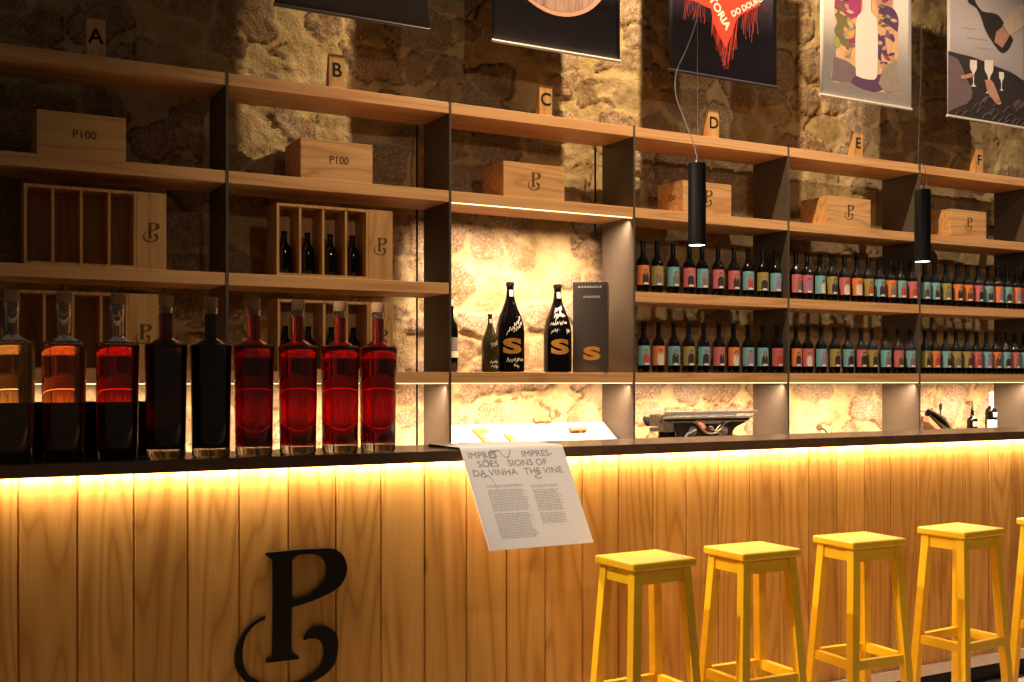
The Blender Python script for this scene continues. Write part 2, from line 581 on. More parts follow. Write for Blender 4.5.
# ---------------------------------------------------------------- bar counter
P = 0.1554
BX = 0.441
bar = empty('bar_counter', (BX, YP, FLOOR), 'long bar counter clad in upright golden pine planks with a black monogram', 'bar counter')
mb = MB()
x = -11 * P
zb, zt_ = .095 - FLOOR, 1.066 - FLOOR
while x < 50.5 * P:
    g, dpt = .0045, .007
    prof = [(x, dpt), (x + g, 0), (x + P - g, 0), (x + P, dpt)]
    vs = []
    for (xx, yy) in prof: vs += [(xx, yy, zb), (xx, yy, zt_)]
    mb.add(vs, [(0, 2, 3, 1), (2, 4, 5, 3), (4, 6, 7, 5)])
    x += P
mb.box(-11 * P, 51 * P, .008, .03, zb, zt_)
mb.build('plank_cladding', M['plank'], bar)
MB().box(-11 * P, 51 * P, -.012, .03, .048 - FLOOR, .094 - FLOOR).build('metal_trim_rail', M['metal_trim'], bar, bevel=.002)
MB().box(-11 * P, 51 * P, .03, .05, 0, .048 - FLOOR).build('toe_kick', M['black_matt'], bar)
MB().box(-11 * P, 51 * P, .031, .25, .049 - FLOOR, 1.066 - FLOOR).build('carcass', M['black_matt'], bar)
MB().box(-11 * P, 51 * P, -.026, -.006, 1.0685 - FLOOR, 1.0715 - FLOOR).build('light_strip', M['led'], bar)
ct = MB().box(-1.27, 8.36, YC, YC2, 1.072, 1.10).build('countertop', M['counter_top'])
MB().box(-1.27, 8.36, YC - .006, YC - .0002, 1.063, 1.0995).build('front_edge', M['counter'], ct, bevel=.001)
tag(ct, 'thin dark bronze worktop running along the pine bar', 'countertop')

# monogram outline traced once, in metres on the plank face
MP = [(203,100),(225,99),(330,88),(420,82),(480,80),(520,88),(550,115),(565,155),(563,195),(545,235),(515,265),(470,290),(400,320),(318,345),
      (318,530),(325,548),(348,562),(350,577),(205,593),(207,578),(225,568),(233,545),(233,150),(228,130),(203,112)]
MH = [(320,150),(325,130),(345,112),(380,106),(420,108),(450,120),(470,145),(476,175),(470,215),(445,250),(410,280),(370,300),(335,308),(320,300)]
MS = [(200,382),(160,400),(110,445),(75,510),(64,570),(70,620),(95,660),(125,690),(180,715),(260,722),(340,708),(420,675),(480,635),(515,585),
      (526,520),(520,470),(495,440),(460,428),(425,432),(395,450),(378,475),(375,492),(400,484),(430,487),(455,505),(465,540),(460,580),(440,620),
      (400,655),(350,682),(290,697),(220,692),(160,672),(120,640),(100,590),(98,540),(110,480),(140,435),(170,412),(198,400)]


def mono_world(c):
    return [(X(220 + a / 4.487, YP), Z(220 + a / 4.487, 530 + b / 4.487, YP)) for a, b in c]


MONO = [catmull(mono_world(c), 4) for c in (MP, MH, MS)]
allp = [p for c in MONO for p in c]
mcx = (min(p[0] for p in allp) + max(p[0] for p in allp)) / 2
mz0, mz1 = min(p[1] for p in allp), max(p[1] for p in allp)
MONO1 = [[((p[0] - mcx) / (mz1 - mz0), (p[1] - mz0) / (mz1 - mz0) - .5) for p in c] for c in MONO]
put(shape_mesh([[(p[0], p[1]) for p in c] for c in MONO], .012), 'monogram', M['black'], bar, loc=(-BX, -.010, -FLOOR))
mono_small = shape_mesh(MONO1, 1.0)


def mono(parent, h, loc, rot=None, mat=None):
    return put(mono_small, 'monogram', mat or M['ink_brown'], parent, loc=loc, M=Matrix.Diagonal((h, .001, h, 1)), rot=rot)


# ---------------------------------------------------------------- bar stools
def taper_leg(x0, y0, x1, y1, z0, z1, w0=.016, w1=.017):
    return MB().hexa([(x0 - w0, y0 - w0, z0), (x0 + w0, y0 - w0, z0), (x0 + w0, y0 + w0, z0), (x0 - w0, y0 + w0, z0),
                      (x1 - w1, y1 - w1, z1), (x1 + w1, y1 - w1, z1), (x1 + w1, y1 + w1, z1), (x1 - w1, y1 + w1, z1)])


def stool():
    t = empty('bar_stool', (0, 0, FLOOR))
    h = .75 - FLOOR
    sx, sy = .130, .109
    MB().box(-sx, sx, -sy, sy, h - .027, h).build('seat', M['yellow'], t, bevel=.006)
    tx_, ty_ = .099, .079
    bx, by = .147, .124
    zt = h - .027
    for ix in (-1, 1):
        for iy in (-1, 1):
            taper_leg(ix * bx, iy * by, ix * tx_, iy * ty_, 0, zt).build('leg', M['yellow'], t, bevel=.0015)
    def at(z):
        k = z / zt
        return bx + (tx_ - bx) * k, by + (ty_ - by) * k
    for iy in (-1, 1):
        a, b = at(zt - .045); c, d = at(zt)
        MB().box(-a, a, iy * (ty_ + .002) - .009, iy * (ty_ + .002) + .009, zt - .048, zt - .001).build('apron', M['yellow'], t)
        a, b = at(.345)
        MB().box(-a, a, iy * b - .011, iy * b + .011, .328, .363).build('stretcher', M['yellow'], t, bevel=.0015)
    for ix in (-1, 1):
        MB().box(ix * (tx_ + .002) - .009, ix * (tx_ + .002) + .009, -ty_, ty_, zt - .048, zt - .001).build('apron', M['yellow'], t)
        a, b = at(.345)
        MB().box(ix * a - .011, ix * a + .011, -b, b, .328, .363).build('stretcher', M['yellow'], t, bevel=.0015)
    return t


def copy_tree(o, parent=None):
    c = o.copy(); COL.objects.link(c)
    if parent is not None: c.parent = parent
    for ch in list(o.children): copy_tree(ch, c)
    return c


ST = [((2.165, 3.035), 1.5, 'yellow wooden bar stool nearest the hanging text sheet, leftmost of the stools'),
      ((2.61, 3.02), -1, 'yellow wooden bar stool, second from the left in the row'),
      ((3.135, 3.03), -3, 'yellow wooden bar stool in the middle of the row, third from the left'),
      ((3.69, 3.03), 4, 'yellow wooden bar stool, rightmost of the four shown whole'),
      ((4.28, 3.02), 2, 'yellow bar stool cut off by the right edge, only a leg showing')]
s0 = stool()
for i, ((a, b), rz, lab) in enumerate(ST):
    s = s0 if i == 0 else copy_tree(s0)
    s.location = (a, b, FLOOR); s.rotation_euler = (0, 0, math.radians(rz))
    tag(s, lab, 'bar stool', 'yellow bar stools along the counter')

# ---------------------------------------------------------------- text sheet bent over the counter edge
sh = empty('text_sheet', (1.636, YC, 1.10), 'white printed sheet bent over the counter edge with a heading and two text columns', 'sheet')
n_w, prof = 10, []
W_ = .398
top_back = .24
pts = [(top_back, .006, 0), (.12, .006, 0), (.03, .006, 0), (.004, .006, .0), (-.006, .004, .0005), (-.010, -.002, .001)]
L = .352
dirv = Vector((.031, -.150, -.318)).normalized()
for k in range(1, 9):
    pts.append((-.010 + dirv.y * L * k / 8, -.002 + dirv.z * L * k / 8, .001 + dirv.x * L * k / 8))
vs, fs = [], []
for (yy, zz, xx) in pts:
    for j in range(n_w + 1): vs.append((xx + W_ * j / n_w, yy, zz))
for i in range(len(pts) - 1):
    for j in range(n_w):
        a = i * (n_w + 1) + j
        fs.append((a, a + 1, a + n_w + 2, a + n_w + 1))
o = MB().add(vs, fs, False).build('sheet', M['paper'], sh)
so = o.modifiers.new('solid', 'SOLIDIFY'); so.thickness = .003; so.offset = 1
edge = MB().box(-.003, .000, -.004, top_back, .000, .009).build('edge_shadow_strip', M['black'], sh)  # black colour stands for the sheet's edge thickness and its shadow
# frame of the hanging face: origin at its top left, U along x, V down the sheet
O_ = Vector((.001, -.010, -.002)); Uv = Vector((1, 0, 0)); Vv = dirv
Nn = Uv.cross(Vv).normalized()
if Nn.y > 0: Nn = -Nn
def sheet_frame(u, v, lift=.0022):
    p = O_ + Uv * u + Vv * v + Nn * lift
    m = Matrix((( Uv.x, -Nn.x, -Vv.x, p.x), (Uv.y, -Nn.y, -Vv.y, p.y), (Uv.z, -Nn.z, -Vv.z, p.z), (0, 0, 0, 1)))
    return m
LIFT = .0036
for body, u, v, sz in (('IMPRES', .018, .020, .032), ('IMPRES-', .224, .020, .032), ('SÕES', .046, .052, .032), ('SIONS OF', .160, .052, .032),
                       ('DA VINHA', .018, .084, .032), ('THE VINE', .214, .084, .032)):
    me = text_mesh(body, sz, .0004, 0.0, 'LEFT', 1.12)
    put(me, 'heading_text', M['ink'], sh, M=sheet_frame(u, v, LIFT))
random.seed(4)
for (u0, wd, v0, nlin, ragged) in ((.055, .145, .128, 34, .02), (.225, .110, .135, 25, .02)):
    mb = MB()
    for k in range(nlin):
        v = v0 + k * .0056
        if v > .322: break
        ww = wd - random.random() * ragged
        if k in (2, 17): continue
        u = u0
        while u < u0 + ww:
            w1 = min(.006 + random.random() * .016, u0 + ww - u)
            q = [O_ + Uv * a + Vv * b + Nn * LIFT for a, b in ((u, v), (u + w1, v), (u + w1, v + .0016), (u, v + .0016))]
            mb.add(q, [(0, 1, 2, 3)])
            u += w1 + .0025
    mb.build('text_column', M['ink_pale'], sh)
scr = [(.075,.005),(.085,.03),(.095,.055),(.100,.02),(.11,.002),(.125,.012),(.118,.03),(.105,.026),(.115,.008),(.14,.004),(.15,.02),(.165,.03),(.18,.012),(.185,.002)]
c2 = catmull([Vector((a, b, 0)) for a, b in scr], 6, False, 400)
MB().tube([O_ + Uv * p[0] + Vv * p[1] + Nn * (LIFT + .0004) for p in c2], .0009, 4).build('drawn_line', M['ink_green'], sh)
scr = [(.045,.088),(.055,.098),(.065,.092),(.08,.10),(.09,.125),(.092,.145)]
c2 = catmull([Vector((a, b, 0)) for a, b in scr], 6, False, 400)
MB().tube([O_ + Uv * p[0] + Vv * p[1] + Nn * (LIFT + .0004) for p in c2], .0008, 4).build('drawn_line', M['ink_green'], sh)
scr = [(.255,.085),(.27,.083),(.275,.092),(.262,.095),(.25,.104),(.262,.110),(.28,.104)]
c2 = catmull([Vector((a, b, 0)) for a, b in scr], 6, False, 400)
MB().tube([O_ + Uv * p[0] + Vv * p[1] + Nn * (LIFT + .0004) for p in c2], .0008, 4).build('drawn_line', M['ink_green'], sh)

# ---------------------------------------------------------------- tall clear bottles of wine and spirit
def make_clear_bottle(loc, liq, fill, label, rz=0):
    t = empty('display_bottle', loc, label, 'bottle', 'tall corked display bottles on the counter', rz)
    r0, r1 = .0575, .0625
    out = [(.0, 0), (r0 - .003, 0), (r0, .004), (r0 + .0015, .12), (r1 - .001, .30), (r1, .336), (r1 - .0015, .342), (r1 - .006, .345), (.030, .350), (.0205, .357),
           (.0195, .38), (.0195, .440), (.0225, .442), (.0225, .456), (.0155, .457)]
    inn = [(.0155, .44), (.0160, .37), (.022, .360), (r1 - .014, .344), (r1 - .0055, .333), (r1 - .0060, .30), (r0 - .004, .12), (r0 - .0055, .034), (r0 - .012, .028), (0, .026)]
    MB().lathe(out + inn, n=40).build('glass_body', M['clear'], t)
    e = .0006
    if fill > .38:
        lp = [(0, .026 - e), (r0 - .012, .028 - e), (r0 - .0055 + e, .034), (r0 - .004 + e, .12), (r1 - .0060 + e, .30), (r1 - .0055 + e, .333), (r1 - .014 + e, .344 + e),
              (.022 + e, .360 + e), (.0160 + e, .37), (.0157 + e, fill), (0, fill)]
    else:
        lp = [(0, .026 - e), (r0 - .012, .028 - e), (r0 - .0055 + e, .034), (r0 - .004 + e, .12), (r1 - .0060 + e, .30), (r1 - .0055 + e, .333), (r1 - .010 + e, .339), (0, .339)]
    MB().lathe(lp, n=40).build('liquid', liq, t)
    MB().lathe([(0, .440), (.0150, .440), (.0152, .457), (.0215, .459), (.0215, .489), (.0200, .491), (0, .491)], n=28).build('cork', M['cork'], t)
    return t


LQ = [liquid('pale_amber_spirit', (1, .72, .28), 22), liquid('orange_amber_spirit', (.97, .52, .12), 34), liquid('orange_red_spirit', (.90, .27, .06), 66),
      liquid('dark_ruby_wine', (.72, .02, .05), 190), liquid('opaque_dark_wine', (.3, .03, .03), 260), liquid('deep_garnet_wine', (.85, .10, .05), 130),
      liquid('ruby_red_wine', (.88, .20, .08), 110), liquid('bright_red_wine', (.89, .20, .08), 92), liquid('warm_red_wine', (.87, .22, .08), 92)]
LB = ['tall corked bottle of pale amber liquid at the left edge of the counter', 'tall corked bottle of orange amber liquid, second from the left edge',
      'tall corked bottle of orange red liquid, third from the left edge', 'tall corked bottle of very dark ruby liquid beside the orange red one',
      'tall corked bottle of opaque blackish liquid, middle one of the nine', 'tall corked bottle of dark garnet liquid just right of the blackish one',
      'tall corked bottle of ruby liquid, third from the right end of the row', 'tall corked bottle of bright red liquid, second from the right end',
      'tall corked bottle of red liquid at the right end of the row']
for i, px in enumerate((12, 64, 117.5, 166, 211, 254, 298, 340, 378)):
    yb = 3.47
    make_clear_bottle((X(px, yb), yb, 1.1005), LQ[i], .339 if i < 3 else .438, LB[i])

# ---------------------------------------------------------------- wooden boxes on the second board
def wood_box(px0, px1, z, label, txt=None, mono_h=0, side=None, hgt=.19):
    x0, x1 = X(px0, YF), X(px1, YF)
    t = empty('wooden_box', ((x0 + x1) / 2, YF + .006, z), label, 'box', 'closed wooden wine boxes on the second shelf board')
    w = (x1 - x0) / 2
    MB().box(-w, w, 0, .25, 0, hgt - .012).build('box_body', M['pine_box'], t, bevel=.0015)
    MB().box(-w, w, 0, .25, hgt - .0115, hgt).build('lid', M['pine_box'], t, bevel=.001)
    if txt:
        me = text_mesh(txt, .052, .0008, .010)
        put(me, 'stamped_text', M['ink_brown'], t, loc=(.01, -.0008, hgt * .52))
    if mono_h:
        mono(t, mono_h, (.0, -.001, hgt * .5))
    if side:
        me = text_mesh(side, .05, .0008, .012)
        put(me, 'stamped_text', M['ink_brown'], t, loc=(-w - .0008, .11, hgt * .5), rot=(0, 0, -math.pi / 2))
    return t


wood_box(37, 126, Z_TOP[1], 'closed pine box stamped P100 under the letter A block', txt='P100', hgt=.198)
wood_box(301, 373, Z_TOP[1], 'closed pine box stamped P100 under the letter B block', txt='P100', hgt=.197)
wood_box(504, 565, Z_TOP[1], 'closed pine box with monogram above the lit niche', mono_h=.098)
wood_box(683.5, 732, Z_TOP[1], 'closed pine box partly behind the black pendant lamp', mono_h=.098, side='100')
wood_box(828.6, 871.3, Z_TOP[1], 'closed pine box with monogram, between the two pendant lamps', mono_h=.098)
wood_box(951.5, 987, Z_TOP[1], 'closed pine box with monogram, right of the right pendant lamp', mono_h=.090)

# ---------------------------------------------------------------- upright open cases
def small_bottle_mesh():
    prof = [(0, 0), (.034, 0), (.036, .003), (.036, .115), (.033, .135), (.018, .152), (.0135, .165), (.0130, .195), (.0150, .197), (.0150, .212), (0, .213)]
    return MB().lathe(prof, n=20).mesh('half_bottle', M['bottle'])


HALF = small_bottle_mesh()


def wine_case(x0, z, label, bottles=(), blab=None, lidmono=True):
    t = empty('wine_case', (x0, YF + .005, z), label, 'wine case', 'open upright wooden wine cases')
    w, h, d, k = .475, .353, .165, .013
    m = MB()
    m.box(0, w, 0, d, 0, k).box(0, w, 0, d, h - k, h).box(0, k, 0, d, k, h - k).box(w - k, w, 0, d, k, h - k).box(k, w - k, d - .008, d, k, h - k)
    m.build('case_frame', M['pine_up'], t)
    cw = w / 4
    for j in (1, 2, 3):
        MB().box(cw * j - .006, cw * j + .006, .002, d - .008, k, h - k).build('partition', M['pine_up'], t)
    l = MB().box(w + .001, w + .132, 0, .16, 0, h).build('lid_panel', M['pine_up'], t, bevel=.001)
    mono(l, .088, (w + .066, -.001, .17))
    for j in bottles:
        o = bpy.data.objects.new('half_bottle', HALF)
        link(o)
        o.location = (x0 + cw * (j + .5), YF + .075, z + k)
        tag(o, f'small dark bottle in the {["leftmost", "second", "third", "rightmost"][j]} compartment of the {blab}', 'bottle', 'small dark bottles inside the wine cases')


wine_case(X(24, YF), Z_TOP[2], 'empty open wine case with four compartments, upper one at the far left')
wine_case(X(277, YF), Z_TOP[2], 'open wine case holding four dark bottles, on the board under the second P100 box', (0, 1, 2, 3), 'upper bottle-filled case')
wine_case(X(24, YF) - .035, Z_TOP[3], 'empty open wine case behind the necks of the amber bottles')
wine_case(X(278, YF), Z_TOP[3], 'open wine case with dark bottles behind the necks of the red bottles', (0, 1, 2, 3), 'lower case behind the red bottles')

# low dark crate standing on the counter behind the leftmost bottles
xr_ = X(147, 3.60)
ap = empty('bottle_tray', (xr_ - .55, 3.64, 1.1003), 'low black tray with raised sides behind the leftmost display bottles on the counter', 'tray')
MB().box(-.55, .55, -.045, .045, 0, .012).build('tray_floor', M['black_matt'], ap)
MB().box(-.55, .55, -.055, -.045, 0, .168).build('front_side', M['black_matt'], ap, bevel=.002)
MB().box(-.55, .55, .045, .055, 0, .168).build('rear_side', M['black_matt'], ap, bevel=.002)
for sx in (-.55, .54):
    MB().box(sx, sx + .01, -.0445, .0445, .0125, .168).build('end_side', M['black_matt'], ap)

# ---------------------------------------------------------------- letter blocks on the top board
def letter_block(px, ch, label, y=YF + .055, rz=0, px_shift=0):
    t = empty('letter_block', (X(px, YF + .01), YF + .012, Z_TOP[0]), label, 'letter block', 'wooden letter blocks on the top shelf board', rz)
    w, h = .041, .168
    MB().hexa([(-w, 0, 0), (w, 0, 0), (w, .055, 0), (-w, .055, 0), (-w, 0, h), (w, 0, h), (w, .022, h), (-w, .022, h)]).build('block', M['pine_up'], t, bevel=.0015)
    put(text_mesh(ch, .098, .0012, .014), 'letter', M['black'], t, loc=(0, -.0012, h * .52))


for px, ch in ((96, 'A'), (337, 'B'), (546, 'C'), (714, 'D'), (858.5, 'E'), (979.5, 'F')):
    letter_block(px, ch, f'small wooden block with the black letter {ch} on the top board')

# ---------------------------------------------------------------- labelled wine bottles
LC = {'orange': (.80, .24, .07), 'olive': (.36, .31, .09), 'teal': (.20, .46, .56), 'pink': (.62, .16, .20)}
for k, c in LC.items(): M['lab_' + k] = plain(k + '_label', c, .5, var=.04)
OUT = {'dark': (.03, .025, .03), 'grey': (.20, .17, .16), 'red': (.50, .07, .04), 'white': (.75, .70, .66), 'brown': (.12, .05, .03), 'lilac': (.30, .22, .45)}
for k, c in OUT.items(): M['out_' + k] = plain(k + '_clothing_print', c, .6, var=.05)
M['skin'] = plain('skin_print', (.55, .30, .19), .6, var=.05)
RB = .0375
wb_prof = [(0, .003), (.022, .003), (.030, 0), (RB - .002, 0), (RB, .004), (RB, .170), (RB - .002, .183), (RB - .010, .199), (.018, .213), (.0148, .226), (.0140, .242)]
wb_body = MB().lathe(wb_prof, n=28).mesh('bottle_body', M['bottle'])
wb_caps = MB().lathe([(.0146, .236), (.0142, .285), (.0160, .286), (.0160, .296), (.0146, .301), (0, .301)], n=20).mesh('capsule', M['capsule'])


def patch(mb, pts, r, seg=.004):
    """a flat outline (x = arc metres from label centre, z) laid on the bottle's round side as a fan of strips"""
    bm = bmesh.new()
    bm.faces.new([bm.verts.new((a, 0, z)) for a, z in pts])
    x = min(p[0] for p in pts) + seg; xm = max(p[0] for p in pts)
    while x < xm:
        bmesh.ops.bisect_plane(bm, geom=bm.verts[:] + bm.edges[:] + bm.faces[:], plane_co=(x, 0, 0), plane_no=(1, 0, 0))
        x += seg
    bm.verts.index_update()
    vs = []
    for v in bm.verts:
        th = -math.pi / 2 + v.co.x / RB
        vs.append((math.cos(th) * r, math.sin(th) * r, v.co.z))
    mb.add(vs, [[v.index for v in f.verts] for f in bm.faces], True)
    bm.free()


def grid_patch(mb, a0, a1, z0, z1, r, n=14):
    vs = []
    for k in range(n + 1):
        th = -math.pi / 2 + (a0 + (a1 - a0) * k / n) / RB
        vs += [(math.cos(th) * r, math.sin(th) * r, z0), (math.cos(th) * r, math.sin(th) * r, z1)]
    mb.add(vs, [(2 * k, 2 * k + 2, 2 * k + 3, 2 * k + 1) for k in range(n)], True)


def label_mesh(col, outfit, hair, seed):
    rnd = random.Random(seed)
    mb = MB()
    a0, a1 = -.062, .034
    mb.mi = 0; grid_patch(mb, a0, a1, .044, .158, RB + .0004)
    c = -.006 + rnd.uniform(-.006, .004)
    w = .017 + rnd.random() * .006
    top = .112 + rnd.random() * .010
    mb.mi = 1
    patch(mb, [(c - w, .052), (c + w, .052), (c + w * .95, top - .016), (c + w * .45, top - .004), (c - w * .45, top - .004), (c - w * .95, top - .018)], RB + .0010)
    mb.mi = 2
    hr = .0088
    patch(mb, [(c + hr * 1.25 * math.cos(k * .628), top + .008 + hr * 1.5 * math.sin(k * .628)) for k in range(10)], RB + .0011)
    mb.mi = 3
    patch(mb, [(c + hr * .8 * math.cos(k * .628), top + .005 + hr * 1.05 * math.sin(k * .628)) for k in range(10)], RB + .0015)
    if rnd.random() < .5:
        mb.mi = 3
        patch(mb, [(c - .004, top - .006), (c + .004, top - .006), (c, top - .028)], RB + .0016)
    mb.mi = 4
    grid_patch(mb, c - .012, c + .016, .046, .058, RB + .0018, 6)
    return mb.mesh('label', [M['lab_' + col], M['out_' + outfit], M['out_' + hair], M['skin'], M['white_ink']])


ORD = ['first', 'second', 'third', 'fourth', 'fifth', 'sixth', 'seventh', 'eighth', 'ninth', 'tenth', 'eleventh']
ROWS = {
    ('D', 2): ((642.8, 657, 673, 689.2, 702, 718, 733.8, 747.9, 762.4, 775.3), 'orange olive teal pink teal pink pink teal olive teal'),
    ('D', 3): ((643.4, 658.3, 673.6, 688.4, 703.4, 718.7, 733.4, 748, 762.3, 777.2), 'teal orange teal olive teal pink orange teal teal pink'),
    ('E', 2): ((795.8, 807, 819.6, 831.6, 844.2, 856.7, 868, 879.5, 890.5, 900.7, 912), 'pink pink teal olive pink orange olive teal orange teal pink'),
    ('E', 3): ((795.8, 807.6, 821, 834.6, 848, 861, 872, 885.3, 898, 910), 'orange pink teal olive teal pink olive teal pink teal'),
    ('F', 2): ((924.8, 934.5, 945.8, 957.2, 967.5, 977.7, 988, 997.7, 1007, 1016, 1025), 'teal teal olive orange orange pink teal orange teal orange pink'),
    ('F', 3): ((925, 934.7, 945.5, 956, 966.5, 976.5, 986.5, 996, 1005.3, 1014.5, 1023.5), 'olive orange teal olive olive pink teal orange teal pink teal'),
}
kk = 0
rnd = random.Random(11)
for (bay, row), (pxs, cols) in ROWS.items():
    for j, (px, col) in enumerate(zip(pxs, cols.split())):
        y = YF + .052 + rnd.uniform(-.004, .004)
        rown = 'upper' if row == 2 else 'lower'
        t = empty('wine_bottle', (X(px, y), y, Z_TOP[row] + .0003),
                  f'{col}-labelled wine bottle, {ORD[j]} from left on the {rown} row under letter {bay}', 'wine bottle',
                  f'portrait-labelled wine bottles on the {rown} row', rz=rnd.uniform(-.12, .12))
        b = bpy.data.objects.new('bottle_body', wb_body); link(b, t)
        c = bpy.data.objects.new('capsule', wb_caps); link(c, t)
        outfit = rnd.choice(['dark', 'dark', 'grey', 'red', 'white', 'brown', 'lilac', 'dark'])
        if (bay, row, j) == ('D', 3, 0): outfit = 'red'
        if (bay, row, j) == ('D', 3, 1): outfit = 'white'
        lm = label_mesh(col, outfit, rnd.choice(['dark', 'brown', 'grey']), kk)
        l = bpy.data.objects.new('label', lm); link(l, t)
        kk += 1

# ---------------------------------------------------------------- niche: big signed bottles and the carton
def burgundy(R, H):
    return [(0, 0), (R * .8, 0), (R, .012 * H), (R, .44 * H), (R * .95, .52 * H), (R * .78, .62 * H), (R * .54, .71 * H), (R * .36, .79 * H), (R * .27, .86 * H), (R * .245, .93 * H),
            (R * .245, .955 * H), (R * .29, .957 * H), (R * .29, .985 * H), (R * .25, H), (0, H)]


def prof_r(prof, z):
    for (r0, z0), (r1, z1) in zip(prof[1:], prof[2:]):
        if z0 <= z <= z1: return r0 + (r1 - r0) * (z - z0) / max(1e-6, z1 - z0)
    return prof[-2][0]


def slice_x(me, step):
    bm = bmesh.new(); bm.from_mesh(me)
    xs = [v.co.x for v in bm.verts]
    x = min(xs) + step
    while x < max(xs):
        bmesh.ops.bisect_plane(bm, geom=bm.verts[:] + bm.edges[:] + bm.faces[:], plane_co=(x, 0, 0), plane_no=(1, 0, 0))
        x += step
    bm.to_mesh(me); bm.free()


def wrap(me, prof, R, lift, a_c, zc):
    """wrap a thin standing mesh (x, z) round a lathed bottle; a_c = facing angle offset"""
    for v in me.vertices:
        z = v.co.z + zc
        r = prof_r(prof, z) + lift - v.co.y
        th = -math.pi / 2 + a_c + v.co.x / R
        v.co = (math.cos(th) * r, math.sin(th) * r, z)
    return me


def scribble(mb, prof, R, a_c, x0, x1, z, hgt, seed, slope=0.0, r=.0016):
    rn = random.Random(seed)
    pts = []
    n = max(6, int((x1 - x0) / .006))
    for k in range(n):
        x = x0 + (x1 - x0) * k / (n - 1)
        zz = z + slope * (x - x0) + (hgt * (.5 if k % 2 else -.5)) * rn.uniform(.3, 1)
        pts.append(Vector((x + rn.uniform(-.003, .003), zz, 0)))
    out = []
    for p in catmull(pts, 4, False, 400):
        rr = prof_r(prof, p[1]) + .001
        th = -math.pi / 2 + a_c + p[0] / R
        out.append((math.cos(th) * rr, math.sin(th) * rr, p[1]))
    mb.tube(out, r, 4)


S_glyph = text_mesh('S', 1.0, .01, .05, 'CENTER', 1.5)
AV = -.48  # the niche bottles are turned towards the room's middle


def big_bottle(px, y, z, R, H, label, seed, mat, logo=True, scribs=()):
    prof = burgundy(R, H)
    t = empty('magnum_bottle', (X(px, y), y, z), label, 'bottle')
    MB().lathe(prof, n=40).build('bottle_body', mat, t)
    cp = [(r + .0006, zz) for r, zz in prof if zz >= .85 * H]
    cp[-1] = (0, H + .0006)
    if R > .06:
        MB().lathe([(prof_r(prof, .95 * H) + .0008, .93 * H)] + cp[2:], n=28).build('capsule', M['black_matt'], t)
    if logo:
        g = S_glyph.copy()
        s = H * .30
        g.transform(Matrix.Diagonal((s * 1.0, .02, s * .72, 1)))
        slice_x(g, .008)
        wrap(g, prof, R, .0012, AV + .15, H * .28)
        g.materials.clear(); g.materials.append(M['gold'])
        link(bpy.data.objects.new('gold_logo', g), t)
    mb = MB()
    for (a, b, c, d, e) in scribs:
        scribble(mb, prof, R, AV, a, b, c * H, d, seed, e, r=.0010 if R < .06 else .0014); seed += 1
    if mb.v: mb.build('marker_writing', M['white_ink'], t)
    # neck sticker
    mb = MB(); zc = .875 * H; w = R * .14
    vs = []
    for k in range(5):
        for zz in (zc - .035 * H, zc + .035 * H):
            rr = prof_r(prof, zz) + .0012; th = -math.pi / 2 + AV + .25 + (k - 2) / 2 * w / rr
            vs.append((math.cos(th) * rr, math.sin(th) * rr, zz))
    mb.add(vs, [(2 * k, 2 * k + 2, 2 * k + 3, 2 * k + 1) for k in range(4)], True).build('neck_sticker', M['white_ink'], t)
    return t


zs = Z_TOP[3] + .0004
big_bottle(490, 5.40, zs, .047, .318, 'smallest dark bottle with white writing in the lit niche', 3, M['bottle_green'], False,
           [(0, .05, .17, .02, .05), (.01, .055, .10, .02, -.1), (.01, .05, .45, .03, .6)])
big_bottle(510.2, 5.43, zs, .080, .500, 'large signed dark bottle with gold S, left of the two large ones', 9, M['bottle'], True,
           [(-.02, .075, .43, .035, .9), (.02, .08, .46, .03, .7), (-.02, .08, .13, .03, .05), (.02, .05, .08, .025, -.3)])
big_bottle(557.5, 5.43, zs, .080, .500, 'large signed dark bottle with gold S touching the tall carton', 19, M['bottle'], True,
           [(-.03, .045, .70, .04, .2), (-.03, .06, .64, .03, .0), (-.05, .06, .54, .025, .1), (-.04, .0, .46, .025, .2), (.05, .08, .46, .03, .2), (-.02, .03, .60, .05, .9)])
# clear bottle half hidden at the niche's left side
t = empty('labelled_bottle', (X(450.8, 5.50), 5.50, zs), 'dark bottle with grey and cream labels half hidden at the left of the niche', 'bottle')
MB().lathe([(0, 0), (.038, 0), (.040, .004), (.040, .235), (.036, .262), (.020, .285), (.0150, .30), (.0145, .345), (.017, .347), (.017, .36), (0, .361)], n=28).build('bottle_body', M['bottle'], t)
m = MB(); m.lathe([(.0406, .118), (.0406, .190)], n=28)
m.f = [f for f in m.f if len(f) == 4]; m.m = m.m[:len(m.f)]; m.s = m.s[:len(m.f)]
M['greylab'] = plain('grey_label', (.22, .19, .20), .5)
m.build('grey_label', M['greylab'], t)
m = MB(); m.lathe([(.0407, .080), (.0407, .116)], n=28)
m.f = [f for f in m.f if len(f) == 4]; m.m = m.m[:len(m.f)]; m.s = m.s[:len(m.f)]
m.build('cream_label', M['cream'], t)
